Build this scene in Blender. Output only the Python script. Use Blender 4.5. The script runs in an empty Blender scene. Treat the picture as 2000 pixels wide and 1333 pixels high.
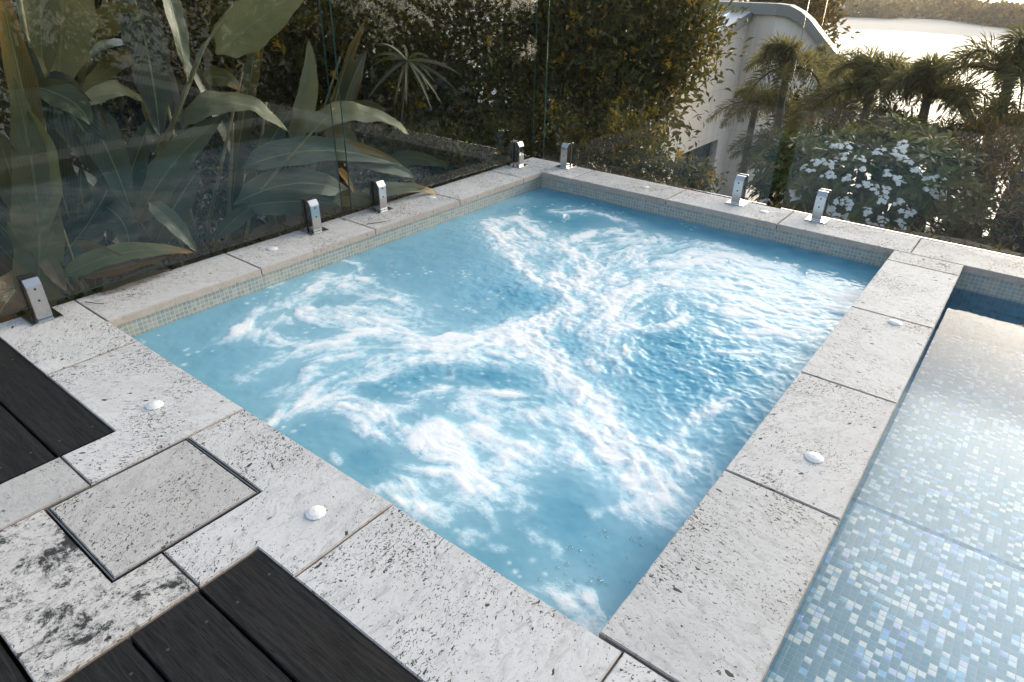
import bpy, bmesh, math, random
import numpy as np
from mathutils import Vector, Matrix

# ------------------------------------------------------------------ camera, sky, sun, exposure
scene = bpy.context.scene
COL = scene.collection
CAM = Vector((3.22057, -1.04232, 1.5))
RM = np.array([[0.78797235, 0.31327132, -0.53005722],
               [0.61546722, -0.37655471, 0.69239197],
               [0.017311, -0.87181858, -0.48952293]])       # columns: right, down, forward
FPX = 1300.0
cam_data = bpy.data.cameras.new('camera')
cam_data.sensor_width = 36.0
cam_data.lens = FPX / 2000.0 * 36.0
cam_data.clip_start = 0.05
cam_data.clip_end = 6000.0
cam = bpy.data.objects.new('camera', cam_data)
COL.objects.link(cam)
M4 = Matrix(((RM[0][0], -RM[0][1], -RM[0][2], CAM.x), (RM[1][0], -RM[1][1], -RM[1][2], CAM.y),
             (RM[2][0], -RM[2][1], -RM[2][2], CAM.z), (0, 0, 0, 1)))
cam.matrix_world = M4
scene.camera = cam

SUN_AZ, SUN_EL = 75.0, 13.0        # degrees, counter-clockwise from +x
world = bpy.data.worlds.new('World')
scene.world = world
world.use_nodes = True
wt = world.node_tree
bgn = wt.nodes['Background']
sky = wt.nodes.new('ShaderNodeTexSky')
sky.sky_type = 'NISHITA'
sky.sun_disc = False
sky.sun_elevation = math.radians(SUN_EL)
sky.sun_rotation = math.radians(90.0 - SUN_AZ)
sky.altitude = 0
sky.air_density = 1.0
sky.dust_density = 3.2
sky.ozone_density = 1.0
hsv = wt.nodes.new('ShaderNodeHueSaturation')      # hazy, whitish sky
hsv.inputs['Saturation'].default_value = 0.70
wt.links.new(sky.outputs[0], hsv.inputs['Color'])
wt.links.new(hsv.outputs[0], bgn.inputs[0])
bgn.inputs[1].default_value = 0.15
sun_d = bpy.data.lights.new('sun', 'SUN')
sun_d.energy = 0.95
sun_d.angle = math.radians(64)
sun_d.color = (1.0, 0.91, 0.81)
sun = bpy.data.objects.new('sun', sun_d)
COL.objects.link(sun)
sdir = Vector((math.cos(math.radians(SUN_AZ)) * math.cos(math.radians(SUN_EL)),
               math.sin(math.radians(SUN_AZ)) * math.cos(math.radians(SUN_EL)), math.sin(math.radians(SUN_EL))))
sun.rotation_euler = sdir.to_track_quat('Z', 'Y').to_euler()
vs = scene.view_settings
vs.view_transform = 'Standard'
vs.look = 'None'
vs.gamma = 1.0
vs.exposure = 1.42
vs.use_curve_mapping = False
cy = scene.cycles
cy.max_bounces = 10
cy.diffuse_bounces = 3
cy.glossy_bounces = 4
cy.transmission_bounces = 6
cy.transparent_max_bounces = 16
cy.caustics_reflective = False
cy.caustics_refractive = False
cy.use_denoising = True

# ------------------------------------------------------------------ helpers
rng = np.random.default_rng(7)
random.seed(7)
CAMN = np.array(CAM)


def ray(px, py):
    return RM @ np.array([px - 1000.0, py - 666.5, FPX])


def at_x(px, py, x):
    r = ray(px, py)
    return CAMN + r * (x - CAMN[0]) / r[0]


def at_y(px, py, y):
    r = ray(px, py)
    return CAMN + r * (y - CAMN[1]) / r[1]


def at_z(px, py, z):
    r = ray(px, py)
    return CAMN + r * (z - CAMN[2]) / r[2]


def tag(o, label=None, cat=None, group=None, kind=None):
    if label: o['label'] = label
    if cat: o['category'] = cat
    if group: o['group'] = group
    if kind: o['kind'] = kind
    return o


def empty(name, loc, label=None, cat=None, group=None):
    o = bpy.data.objects.new(name, None)
    o.empty_display_size = 0.1
    o.location = loc
    COL.objects.link(o)
    return tag(o, label, cat, group)


def link_obj(name, me, mats, parent=None):
    o = bpy.data.objects.new(name, me)
    for m in (mats if isinstance(mats, (list, tuple)) else [mats]):
        me.materials.append(m)
    COL.objects.link(o)
    if parent is not None:
        o.parent = parent
        root = Vector(parent.location)
        p = parent.parent
        while p is not None:
            root += Vector(p.location)
            p = p.parent
        o.location = -root          # mesh data is authored in world coordinates
    return o


class MB:
    """collects polygons in world coordinates and links them as one mesh object"""
    def __init__(self):
        self.v, self.f, self.c, self.mi, self.uv = [], [], [], [], []
        self.n = 0

    def add(self, verts, faces, color=None, mi=0, uvs=None):
        verts = np.asarray(verts, float)
        b = self.n
        self.v.append(verts)
        self.f += [tuple(i + b for i in f) for f in faces]
        self.mi += [mi] * len(faces)
        self.n += len(verts)
        if color is not None:
            c = np.asarray(color, float)
            if c.ndim == 1: c = np.tile(c, (len(verts), 1))
            self.c.append(c)
        if uvs is not None: self.uv.append(np.asarray(uvs, float))
        return b

    def box(self, lo, hi, mi=0, color=None):
        x0, y0, z0 = lo
        x1, y1, z1 = hi
        v = [(x0, y0, z0), (x1, y0, z0), (x1, y1, z0), (x0, y1, z0), (x0, y0, z1), (x1, y0, z1), (x1, y1, z1), (x0, y1, z1)]
        f = [(0, 3, 2, 1), (4, 5, 6, 7), (0, 1, 5, 4), (1, 2, 6, 5), (2, 3, 7, 6), (3, 0, 4, 7)]
        self.add(v, f, color, mi)

    def tube(self, pts, radii, n=8, color=None, mi=0, cap=True):
        pts = [np.asarray(p, float) for p in pts]
        vs_, fs = [], []
        up = np.array([0.31, 0.17, 0.93])
        for i, p in enumerate(pts):
            t = pts[min(i + 1, len(pts) - 1)] - pts[max(i - 1, 0)]
            t = t / (np.linalg.norm(t) + 1e-9)
            a = np.cross(t, up)
            if np.linalg.norm(a) < 1e-3: a = np.cross(t, [1, 0, 0])
            a /= np.linalg.norm(a)
            b = np.cross(t, a)
            r = radii[i] if hasattr(radii, '__len__') else radii
            for k in range(n):
                an = 2 * math.pi * k / n
                vs_.append(p + r * (math.cos(an) * a + math.sin(an) * b))
        for i in range(len(pts) - 1):
            for k in range(n):
                k2 = (k + 1) % n
                fs.append((i * n + k, i * n + k2, (i + 1) * n + k2, (i + 1) * n + k))
        if cap:
            fs.append(tuple(range(n))[::-1])
            fs.append(tuple((len(pts) - 1) * n + k for k in range(n)))
        self.add(vs_, fs, color, mi)

    def build(self, name, mats, parent=None, smooth=False):
        me = bpy.data.meshes.new(name)
        V = np.concatenate(self.v) if self.v else np.zeros((0, 3))
        me.from_pydata(V.tolist(), [], self.f)
        if any(self.mi): me.polygons.foreach_set('material_index', self.mi)
        if self.c:
            C4 = np.ones((len(V), 4))
            C4[:, :3] = np.concatenate(self.c)
            a = me.color_attributes.new('col', 'FLOAT_COLOR', 'POINT')
            a.data.foreach_set('color', C4.ravel())
        if self.uv:
            UV = np.concatenate(self.uv)
            li = np.zeros(len(me.loops), dtype=np.int32)
            me.loops.foreach_get('vertex_index', li)
            l = me.uv_layers.new(name='uv')
            l.data.foreach_set('uv', UV[li].ravel())
        if smooth: me.polygons.foreach_set('use_smooth', [True] * len(me.polygons))
        me.update()
        return link_obj(name, me, mats, parent)


# ------------------------------------------------------------------ materials
class NT:
    def __init__(self, name):
        self.m = bpy.data.materials.new(name)
        self.m.use_nodes = True
        self.t = self.m.node_tree
        self.t.nodes.clear()
        self.out = self.t.nodes.new('ShaderNodeOutputMaterial')

    def n(self, typ, props=None, **ins):
        nd = self.t.nodes.new('ShaderNode' + typ)
        for k, v in (props or {}).items(): setattr(nd, k, v)
        for k, v in ins.items():
            key = int(k[1:]) if (k[0] == 'i' and k[1:].isdigit()) else k.replace('_', ' ')
            self.set(nd.inputs[key], v)
        return nd

    def set(self, sock, v):
        if isinstance(v, bpy.types.NodeSocket): self.t.links.new(v, sock)
        elif isinstance(v, bpy.types.Node): self.t.links.new(v.outputs[0], sock)
        elif isinstance(v, (tuple, list)) and len(v) == 3 and sock.type == 'RGBA': sock.default_value = (*v, 1)
        else: sock.default_value = v

    def math(self, op, a, b=None, c=None, clamp=False):
        nd = self.t.nodes.new('ShaderNodeMath')
        nd.operation = op
        nd.use_clamp = clamp
        self.set(nd.inputs[0], a)
        if b is not None: self.set(nd.inputs[1], b)
        if c is not None: self.set(nd.inputs[2], c)
        return nd.outputs[0]

    def mix(self, f, a, b, mode='MIX'):
        nd = self.t.nodes.new('ShaderNodeMix')
        nd.data_type = 'RGBA'
        nd.blend_type = mode
        self.set(nd.inputs[0], f)
        self.set(nd.inputs[6], a)
        self.set(nd.inputs[7], b)
        return nd.outputs[2]

    def sstep(self, v, lo, hi):
        nd = self.t.nodes.new('ShaderNodeMapRange')
        nd.interpolation_type = 'SMOOTHSTEP'
        self.set(nd.inputs[0], v)
        self.set(nd.inputs[1], lo)
        self.set(nd.inputs[2], hi)
        return nd.outputs[0]

    def noise(self, vec, scale, detail=3.0, rough=0.55, dist=0.0):
        return self.n('TexNoise', Vector=vec, Scale=scale, Detail=detail, Roughness=rough, Distortion=dist).outputs[0]

    def mapping(self, vec, scale=(1, 1, 1), rot=(0, 0, 0), loc=(0, 0, 0)):
        return self.n('Mapping', Vector=vec, Scale=scale, Rotation=rot, Location=loc).outputs[0]

    def bump(self, h, strength=0.3, dist=0.01, normal=None):
        nd = self.n('Bump', Height=h, Strength=strength, Distance=dist)
        if normal is not None: self.set(nd.inputs['Normal'], normal)
        return nd.outputs[0]

    def surf(self, s):
        self.t.links.new(s.outputs[0] if isinstance(s, bpy.types.Node) else s, self.out.inputs[0])
        return self.m


def principled(T, **k):
    return T.n('BsdfPrincipled', **k)


def simple(name, col, rough=0.5, metal=0.0, nscale=30.0, var=0.25, bump=0.15, bdist=0.003):
    T = NT(name)
    p = T.n('NewGeometry').outputs['Position']
    nz = T.noise(p, nscale, 5)
    c = T.mix(nz, tuple(x * (1 - var) for x in col), tuple(min(1, x * (1 + var)) for x in col))
    b = T.bump(nz, bump, bdist)
    return T.surf(principled(T, Base_Color=c, Roughness=rough, Metallic=metal, Normal=b))


def mat_travertine(name, stain=0.0, tone=(0.575, 0.57, 0.565)):
    T = NT(name)
    pos = T.n('NewGeometry').outputs['Position']
    oi = T.n('ObjectInfo').outputs['Random']
    off = T.n('CombineXYZ', X=T.math('MULTIPLY', oi, 37.0), Y=T.math('MULTIPLY', oi, 91.0), Z=T.math('MULTIPLY', oi, 13.0))
    v = T.n('VectorMath', {'operation': 'ADD'}, i0=pos, i1=off).outputs[0]
    v = T.n('VectorRotate', {'rotation_type': 'Z_AXIS'}, Vector=v, Angle=T.math('MULTIPLY', oi, 9.0)).outputs[0]
    st = T.mapping(v, (1.0, 1.9, 1.0))
    big = T.noise(v, 5.0, 6, 0.62, 0.6)
    vein = T.noise(st, 16.0, 8, 0.68, 1.2)
    fine = T.noise(st, 90.0, 5, 0.7)
    light = tuple(min(1, x * 1.16) for x in tone)
    dark = tuple(x * 0.74 for x in tone)
    c = T.mix(T.sstep(vein, 0.26, 0.56), dark, light)
    c = T.mix(T.math('MULTIPLY', T.sstep(big, 0.35, 0.75), 0.4), c, tuple(x * 0.86 for x in tone))
    c = T.mix(T.math('MULTIPLY', T.sstep(fine, 0.45, 0.72), 0.30), c, tuple(x * 0.62 for x in tone))
    # pits: elongated voids in several sizes, gathered by a slow mask
    mask = T.sstep(T.noise(v, 3.2, 3), 0.30, 0.68)
    p1 = T.noise(T.mapping(st, loc=(3, 1, 0)), 64.0, 2.5, 0.6, 1.0)
    thr1 = T.math('SUBTRACT', 0.678, T.math('MULTIPLY', mask, 0.10))
    pit1 = T.sstep(p1, thr1, T.math('ADD', thr1, 0.028))
    p2 = T.noise(T.mapping(st, loc=(7, 5, 2)), 30.0, 3.5, 0.62, 1.6)
    thr2 = T.math('SUBTRACT', 0.715, T.math('MULTIPLY', mask, 0.085))
    pit2 = T.sstep(p2, thr2, T.math('ADD', thr2, 0.03))
    p3 = T.noise(T.mapping(v, loc=(1, 8, 2)), 150.0, 2.0, 0.5, 0.4)
    thr3 = T.math('SUBTRACT', 0.70, T.math('MULTIPLY', mask, 0.07))
    pit3 = T.sstep(p3, thr3, T.math('ADD', thr3, 0.03))
    wob = T.n('TexNoise', Vector=v, Scale=40.0, Detail=3.0).outputs[1]
    vw = T.n('VectorMath', {'operation': 'ADD'}, i0=st, i1=T.n('VectorMath', {'operation': 'SCALE'}, i0=wob, Scale=0.035).outputs[0]).outputs[0]
    vo = T.n('TexVoronoi', {'feature': 'F1'}, Vector=vw, Scale=13.0, Randomness=1.0)
    rsel = T.n('SeparateColor', Color=vo.outputs[1]).outputs[0]
    rad = T.math('MULTIPLY', T.math('MAXIMUM', T.math('SUBTRACT', rsel, 0.55), 0.0), 0.42)
    pit4 = T.sstep(T.math('SUBTRACT', rad, vo.outputs[0]), 0.0, 0.03)
    pit = T.math('MAXIMUM', T.math('MAXIMUM', T.math('MAXIMUM', pit1, pit2), pit3), pit4)
    c = T.mix(T.math('MULTIPLY', pit, 0.95), c, (0.022, 0.020, 0.018))
    c = T.mix(1.0, c, T.n('CombineColor', i0=T.math('ADD', 0.80, T.math('MULTIPLY', oi, 0.26)), i1=T.math('ADD', 0.80, T.math('MULTIPLY', oi, 0.255)), i2=T.math('ADD', 0.795, T.math('MULTIPLY', oi, 0.25))).outputs[0], 'MULTIPLY')
    if stain > 0:
        s1 = T.noise(T.mapping(v, loc=(4, 2, 1)), 7.0, 12, 0.80, 0.25)
        s = T.sstep(s1, 0.60 - 0.10 * stain, 0.65 - 0.08 * stain)
        s2 = T.sstep(T.noise(v, 40.0, 7, 0.75, 0.6), 0.53, 0.60)
        c = T.mix(T.math('MULTIPLY', s2, 0.55 * stain), c, (0.14, 0.135, 0.125))
        c = T.mix(T.math('MULTIPLY', s, 0.97), c, (0.014, 0.014, 0.013))
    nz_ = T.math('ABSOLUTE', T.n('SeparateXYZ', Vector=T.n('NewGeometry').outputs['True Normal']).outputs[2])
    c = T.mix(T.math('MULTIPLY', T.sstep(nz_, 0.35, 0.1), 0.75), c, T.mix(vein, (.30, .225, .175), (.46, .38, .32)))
    h = T.math('SUBTRACT', T.math('MULTIPLY', vein, 0.35), pit)
    b = T.bump(h, 0.7, 0.004)
    return T.surf(principled(T, Base_Color=c, Roughness=0.62, Normal=b))


def mat_mosaic(name, kind):
    """23 mm square tiles laid out by uv in metres"""
    T = NT(name)
    uv = T.n('UVMap').outputs[0]
    sc = T.mapping(uv, (1 / 0.0235, 1 / 0.0235, 1))
    sx = T.n('SeparateXYZ', Vector=sc)
    col_id = T.math('FLOOR', sx.outputs[0])
    sheet = T.n('TexWhiteNoise', {'noise_dimensions': '1D'}, W=T.math('FLOOR', T.math('DIVIDE', col_id, 13.0))).outputs[0]
    y = T.math('ADD', sx.outputs[1], T.math('MULTIPLY', sheet, 0.35 if kind == 'floor' else 0.0))
    row_id = T.math('FLOOR', y)
    idv = T.n('CombineXYZ', X=col_id, Y=row_id).outputs[0]
    wn = T.n('TexWhiteNoise', {'noise_dimensions': '2D'}, Vector=idv)
    r1 = wn.outputs[0]
    wn2 = T.n('TexWhiteNoise', {'noise_dimensions': '2D'}, Vector=T.mapping(idv, loc=(31.5, 17.5, 0)))
    r2 = wn2.outputs[0]
    fx = T.math('FRACT', sx.outputs[0])
    fy = T.math('FRACT', y)
    ex = T.math('MINIMUM', fx, T.math('SUBTRACT', 1.0, fx))
    ey = T.math('MINIMUM', fy, T.math('SUBTRACT', 1.0, fy))
    e = T.math('MINIMUM', ex, ey)
    tile = T.sstep(e, 0.035, 0.075)
    ramp = T.n('ValToRGB', Fac=r1)
    cr = ramp.color_ramp
    cr.interpolation = 'CONSTANT'
    if kind == 'band':
        stops = [(0, (.31, .34, .33)), (.22, (.37, .38, .34)), (.42, (.30, .35, .355)), (.62, (.40, .40, .35)), (.8, (.33, .38, .39)), (.92, (.44, .44, .40))]
        grout = (.56, .53, .45)
    elif kind == 'deep':
        stops = [(0, (.03, .16, .24)), (.4, (.035, .2, .3)), (.7, (.045, .24, .34)), (.9, (.04, .2, .34))]
        grout = (.16, .2, .2)
    elif kind == 'edge':
        stops = [(0, (.03, .16, .26)), (.35, (.05, .26, .4)), (.6, (.06, .3, .6)), (.8, (.03, .2, .33))]
        grout = (.10, .2, .26)
    else:
        stops = [(0, (.265, .41, .48)), (.30, (.285, .43, .50)), (.52, (.25, .395, .465)), (.64, (.36, .58, .72)), (.70, (.74, .84, .88)), (.78, (.42, .54, .86)), (.84, (.92, .92, .86)), (.91, (.78, .74, .90)), (.95, (.34, .62, .82))]
        grout = (.40, .43, .43)
    while len(cr.elements) > 1: cr.elements.remove(cr.elements[-1])
    cr.elements[0].position = 0
    cr.elements[0].color = (*stops[0][1], 1)
    for p_, c_ in stops[1:]:
        el = cr.elements.new(p_)
        el.color = (*c_, 1)
    c = ramp.outputs[0]
    if kind == 'floor':        # pearl tiles run from one hue to another across their face
        pearl = T.math('GREATER_THAN', r1, 0.635)
        g = T.math('ABSOLUTE', T.math('SUBTRACT', T.math('ADD', T.math('MULTIPLY', fy, 0.8), T.math('MULTIPLY', fx, 0.35)), r2))
        c2 = T.mix(T.sstep(g, 0.0, 0.85), c, T.mix(r2, (.95, .90, .78), (.40, .70, .90)))
        c = T.mix(pearl, c, c2)
    tone = T.noise(T.mapping(uv, (60, 60, 60)), 2.0, 2)
    c = T.mix(T.math('MULTIPLY', tone, 0.25), c, (.1, .12, .12))
    c = T.mix(tile, grout, c)
    b = T.bump(tile, 0.4, 0.002)
    return T.surf(principled(T, Base_Color=c, Roughness=0.22, Normal=b, Specular_IOR_Level=0.5))


def fresnel_fac(T, f0, normal=None, power=5.0):
    lw = T.n('LayerWeight', Blend=0.5)
    if normal is not None: T.set(lw.inputs['Normal'], normal)
    f = T.math('POWER', lw.outputs['Facing'], power)
    return T.math('ADD', T.math('MULTIPLY', f, 1 - f0), f0, clamp=True)


def mat_glass(name, tint, f0=0.042, dust=0.02):
    T = NT(name)
    pos = T.n('NewGeometry').outputs['Position']
    fac = fresnel_fac(T, f0)
    tr = T.n('BsdfTransparent', Color=tint)
    gl = T.n('BsdfGlossy', Color=(1, 1, 1), Roughness=0.0)
    ms = T.n('MixShader', Fac=fac, i1=tr.outputs[0], i2=gl.outputs[0])
    # dried water marks and dust
    streak = T.noise(T.mapping(pos, (22, 22, 1.6)), 2.2, 5, 0.7)
    spots = T.n('TexVoronoi', Vector=pos, Scale=95.0).outputs[0]
    sp = T.sstep(spots, 0.16, 0.05)
    d = T.math('ADD', T.math('MULTIPLY', T.sstep(streak, 0.52, 0.85), dust), T.math('MULTIPLY', T.math('MULTIPLY', sp, T.sstep(T.noise(pos, 9.0, 2), 0.55, 0.7)), 0.10))
    df = T.n('BsdfDiffuse', Color=(.62, .60, .57))
    m2 = T.n('MixShader', Fac=d, i1=ms.outputs[0], i2=df.outputs[0])
    return T.surf(m2)


def mat_pool_water(name):
    T = NT(name)
    pos = T.n('NewGeometry').outputs['Position']
    nz = T.noise(T.mapping(pos, (1, 1.5, 1)), 9.0, 2)
    b = T.bump(nz, 0.05, 0.01)
    fac = fresnel_fac(T, 0.02, b)
    tr = T.n('BsdfTransparent', Color=(.89, .95, .985))
    gl = T.n('BsdfGlossy', Roughness=0.015, Normal=b)
    return T.surf(T.n('MixShader', Fac=fac, i1=tr.outputs[0], i2=gl.outputs[0]))


def mat_spa_water(name):
    T = NT(name)
    at = T.n('Attribute', {'attribute_name': 'foam'})
    sp = T.n('SeparateColor', Color=at.outputs['Color'])
    foam, deep, wave = sp.outputs[0], sp.outputs[1], sp.outputs[2]
    pos = T.n('NewGeometry').outputs['Position']
    n1 = T.noise(pos, 70.0, 4, 0.6)
    vor = T.n('TexVoronoi', {'feature': 'SMOOTH_F1'}, Vector=pos, Scale=85.0)
    bead = T.math('SUBTRACT', 1.0, vor.outputs[0])
    vf = T.n('TexVoronoi', {'feature': 'F1'}, Vector=pos, Scale=150.0)
    froth = T.math('SUBTRACT', 0.52, vf.outputs[0])
    water = T.mix(deep, (.225, .490, .630), (.035, .280, .430))
    f2 = T.math('ADD', foam, T.math('MULTIPLY', T.math('ADD', T.math('MULTIPLY', T.math('SUBTRACT', n1, 0.5), 1.2), T.math('MULTIPLY', froth, 1.1)), T.math('MULTIPLY', T.math('MULTIPLY', foam, T.math('SUBTRACT', 1.0, foam)), 1.5)), clamp=True)
    water = T.mix(T.math('MULTIPLY', at.outputs['Alpha'], 0.75), water, (.44, .70, .80))
    c = T.mix(f2, water, (.86, .885, .895))
    h = T.math('ADD', T.math('MULTIPLY', n1, T.math('ADD', 0.06, T.math('MULTIPLY', wave, 0.22))), T.math('MULTIPLY', bead, T.math('MULTIPLY', T.sstep(foam, 0.06, 0.35), T.math('SUBTRACT', 1.1, foam))))
    b = T.bump(h, 0.20, 0.005)
    r = T.math('ADD', 0.07, T.math('MULTIPLY', foam, 0.55))
    pr = principled(T, Base_Color=c, Roughness=r, IOR=1.33, Normal=b)
    tr = T.n('BsdfTransparent', Color=(.45, .75, .85))
    see = T.math('MULTIPLY', T.math('SUBTRACT', 1.0, T.sstep(foam, 0.0, 0.25)), T.math('MULTIPLY', T.math('SUBTRACT', 1.0, wave), 0.16))
    return T.surf(T.n('MixShader', Fac=see, i1=pr.outputs[0], i2=tr.outputs[0]))


def mat_wood(name):
    T = NT(name)
    pos = T.n('NewGeometry').outputs['Position']
    oi = T.n('ObjectInfo').outputs['Random']
    off = T.n('CombineXYZ', X=T.math('MULTIPLY', oi, 53.0), Y=T.math('MULTIPLY', oi, 17.0), Z=0.0)
    v = T.n('VectorMath', {'operation': 'ADD'}, i0=pos, i1=off).outputs[0]
    st = T.mapping(v, (1.6, 26.0, 4.0))
    g = T.noise(st, 3.0, 8, 0.72, 0.9)
    g2 = T.noise(T.mapping(v, (6, 120, 6)), 2.0, 4, 0.7, 0.4)
    c = T.mix(T.sstep(g, 0.30, 0.68), (.0085, .0083, .0082), (.028, .027, .0265))
    c = T.mix(T.math('MULTIPLY', T.sstep(g2, 0.55, 0.61), 0.9), c, (.006, .006, .006))
    dust = T.sstep(T.noise(v, 60.0, 6, 0.8), 0.66, 0.76)
    c = T.mix(T.math('MULTIPLY', dust, 0.25), c, (.11, .11, .11))
    h = T.math('ADD', g, T.math('MULTIPLY', g2, 0.6))
    return T.surf(principled(T, Base_Color=c, Roughness=0.62, Specular_IOR_Level=0.16, Normal=T.bump(h, 0.5, 0.003)))


def mat_leaf(name, gloss=0.45, trans=0.3, veins=True, spots=0.0):
    """broad leaf: vertex colour 'col', uv.x across (0.5 = midrib), uv.y along"""
    T = NT(name)
    at = T.n('Attribute', {'attribute_name': 'col'}).outputs['Color']
    c = at
    nrm = None
    pos = T.n('NewGeometry').outputs['Position']
    nz = T.noise(pos, 22.0, 4, 0.6)
    c = T.mix(T.math('MULTIPLY', nz, 0.5), c, T.mix(0.55, c, (.02, .025, .01)))
    if veins:
        uv = T.n('SeparateXYZ', Vector=T.n('UVMap').outputs[0])
        d = T.math('ABSOLUTE', T.math('SUBTRACT', uv.outputs[0], 0.5))
        rib = T.sstep(d, 0.035, 0.012)
        c = T.mix(T.math('MULTIPLY', rib, 0.75), c, (.20, .20, .09))
        st = T.math('SINE', T.math('MULTIPLY', T.math('SUBTRACT', T.math('MULTIPLY', uv.outputs[1], 1.0), T.math('MULTIPLY', d, 0.55)), 120.0))
        c = T.mix(T.math('MULTIPLY', T.sstep(st, 0.0, 1.0), 0.15), c, (.16, .18, .10))
        if spots > 0:
            s = T.sstep(T.noise(pos, 75.0, 3, 0.7), 0.62, 0.68)
            c = T.mix(T.math('MULTIPLY', T.math('MULTIPLY', s, T.sstep(T.noise(pos, 8.0, 2), 0.45, 0.6)), spots), c, (.035, .02, .008))
        nrm = T.bump(T.math('ADD', T.math('MULTIPLY', st, 0.25), rib), 0.25, 0.003)
    pr = principled(T, Base_Color=c, Roughness=gloss, Specular_IOR_Level=0.5 if veins else 0.22)
    if nrm is not None: T.set(pr.inputs['Normal'], nrm)
    tl = T.n('BsdfTranslucent', Color=T.mix(0.5, c, (.20, .17, .03), 'MIX'))
    return T.surf(T.n('MixShader', Fac=trans, i1=pr.outputs[0], i2=tl.outputs[0]))


M = {}
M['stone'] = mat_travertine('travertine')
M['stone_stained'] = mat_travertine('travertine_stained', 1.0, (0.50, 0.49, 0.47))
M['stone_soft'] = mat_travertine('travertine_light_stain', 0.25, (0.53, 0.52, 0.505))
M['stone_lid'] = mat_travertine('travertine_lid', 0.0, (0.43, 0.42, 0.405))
M['grout'] = simple('grout', (.12, .115, .11), 0.9, 0, 80)
M['band'] = mat_mosaic('mosaic_band', 'band')
M['deep'] = mat_mosaic('mosaic_deep', 'deep')
M['floor'] = mat_mosaic('mosaic_pearl', 'floor')
M['edge'] = mat_mosaic('mosaic_edge', 'edge')
M['wood'] = mat_wood('charcoal_timber')
M['chrome'] = simple('polished_steel', (.52, .52, .52), 0.14, 1.0, 60, 0.08, 0.03)
M['steel'] = simple('dull_steel', (.30, .30, .29), 0.38, 1.0, 60, 0.2, 0.1)
M['rubber'] = simple('black_rubber', (.012, .012, .012), 0.6)
M['screw'] = simple('screw_metal', (.10, .10, .10), 0.4, 0.8)
M['stud'] = simple('stud_enamel', (.80, .79, .77), 0.28, 0.0, 40, 0.05)
M['glass_side'] = mat_glass('pool_glass_side', (.86, .895, .88), 0.029, 0.0015)
M['glass_back'] = mat_glass('pool_glass_back', (.955, .965, .96), 0.020, 0.008)
M['glass_rim'] = simple('glass_rim_green', (.03, .085, .075), 0.08)
M['glass_rim_bright'] = simple('glass_rim_bright', (.72, .76, .74), 0.1, 0.85)  # pale metallic colour stands in for sky light refracted along the pane edge
M['pool_water'] = mat_pool_water('pool_water')
M['spa_water'] = mat_spa_water('spa_water')
M['leaf'] = mat_leaf('ginger_leaf', 0.27, 0.22, True, 0.25)
M['leaf_spot'] = mat_leaf('ginger_leaf_spotted', 0.42, 0.22, True, 0.9)
M['foliage'] = mat_leaf('small_leaf', 0.38, 0.36, False)
M['frond'] = mat_leaf('palm_leaflet', 0.42, 0.55, False)
M['stem'] = simple('green_stem', (.16, .135, .06), 0.55, 0, 25, 0.3)
M['bark'] = simple('bark', (.075, .055, .04), 0.85, 0, 18, 0.4, 0.5, 0.01)
M['palm_bark'] = simple('palm_bark', (.13, .115, .095), 0.85, 0, 14, 0.35, 0.5, 0.01)
T = NT('white_petal')
M['petal'] = T.surf(T.n('MixShader', Fac=0.2, i1=T.n('BsdfDiffuse', Color=(.93, .92, .88)).outputs[0], i2=T.n('BsdfTranslucent', Color=(.88, .87, .84)).outputs[0]))
M['soil'] = simple('soil', (.030, .022, .015), 0.95, 0, 9, 0.5, 0.9, 0.05)
M['sand'] = simple('sand', (.76, .69, .61), 0.95, 0, 0.05, 0.12, 0.2, 0.2)
M['render'] = simple('house_render', (.76, .69, .61), 0.85, 0, 3.0, 0.05, 0.1)
M['render_light'] = simple('house_render_light', (.85, .80, .73), 0.85, 0, 3.0, 0.05, 0.1)  # paler copy: brighter light on the arched end wall put into the colour
for key_ in ('render', 'render_light'):      # rain streaks and faint sheet joints on the house walls
    T = NT('weathered_' + key_)
    p_ = T.n('NewGeometry').outputs['Position']
    sx_ = T.n('SeparateXYZ', Vector=p_)
    base_ = (.76, .69, .61) if key_ == 'render' else (.85, .80, .73)
    c_ = T.mix(T.math('MULTIPLY', T.sstep(T.noise(T.mapping(p_, (2.2, 2.2, .16)), 1.6, 6, 0.7), 0.42, 0.75), 0.55), base_, tuple(x * .72 for x in base_))
    jz = T.math('ABSOLUTE', T.math('SUBTRACT', T.math('FRACT', T.math('MULTIPLY', sx_.outputs[2], 1 / 1.2)), 0.5))
    jy = T.math('ABSOLUTE', T.math('SUBTRACT', T.math('FRACT', T.math('MULTIPLY', T.math('ADD', sx_.outputs[0], sx_.outputs[1]), 1 / 2.4)), 0.5))
    j_ = T.math('MAXIMUM', T.sstep(jz, 0.490, 0.497), T.sstep(jy, 0.4945, 0.498))
    c_ = T.mix(T.math('MULTIPLY', j_, 0.4), c_, tuple(x * .5 for x in base_))
    M[key_] = T.surf(principled(T, Base_Color=c_, Roughness=0.85, Normal=T.bump(T.noise(p_, 14.0, 4), 0.1, 0.01)))
M['fascia'] = simple('grey_fascia', (.26, .26, .25), 0.5, 0.1)
M['roof'] = simple('metal_roof', (.62, .63, .63), 0.35, 0.3, 3.0, 0.06)
M['pane'] = simple('dark_pane', (.02, .024, .027), 0.08)
M['slate'] = simple('slate', (.022, .022, .024), 0.55, 0, 14, 0.5, 0.5, 0.01)

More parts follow.
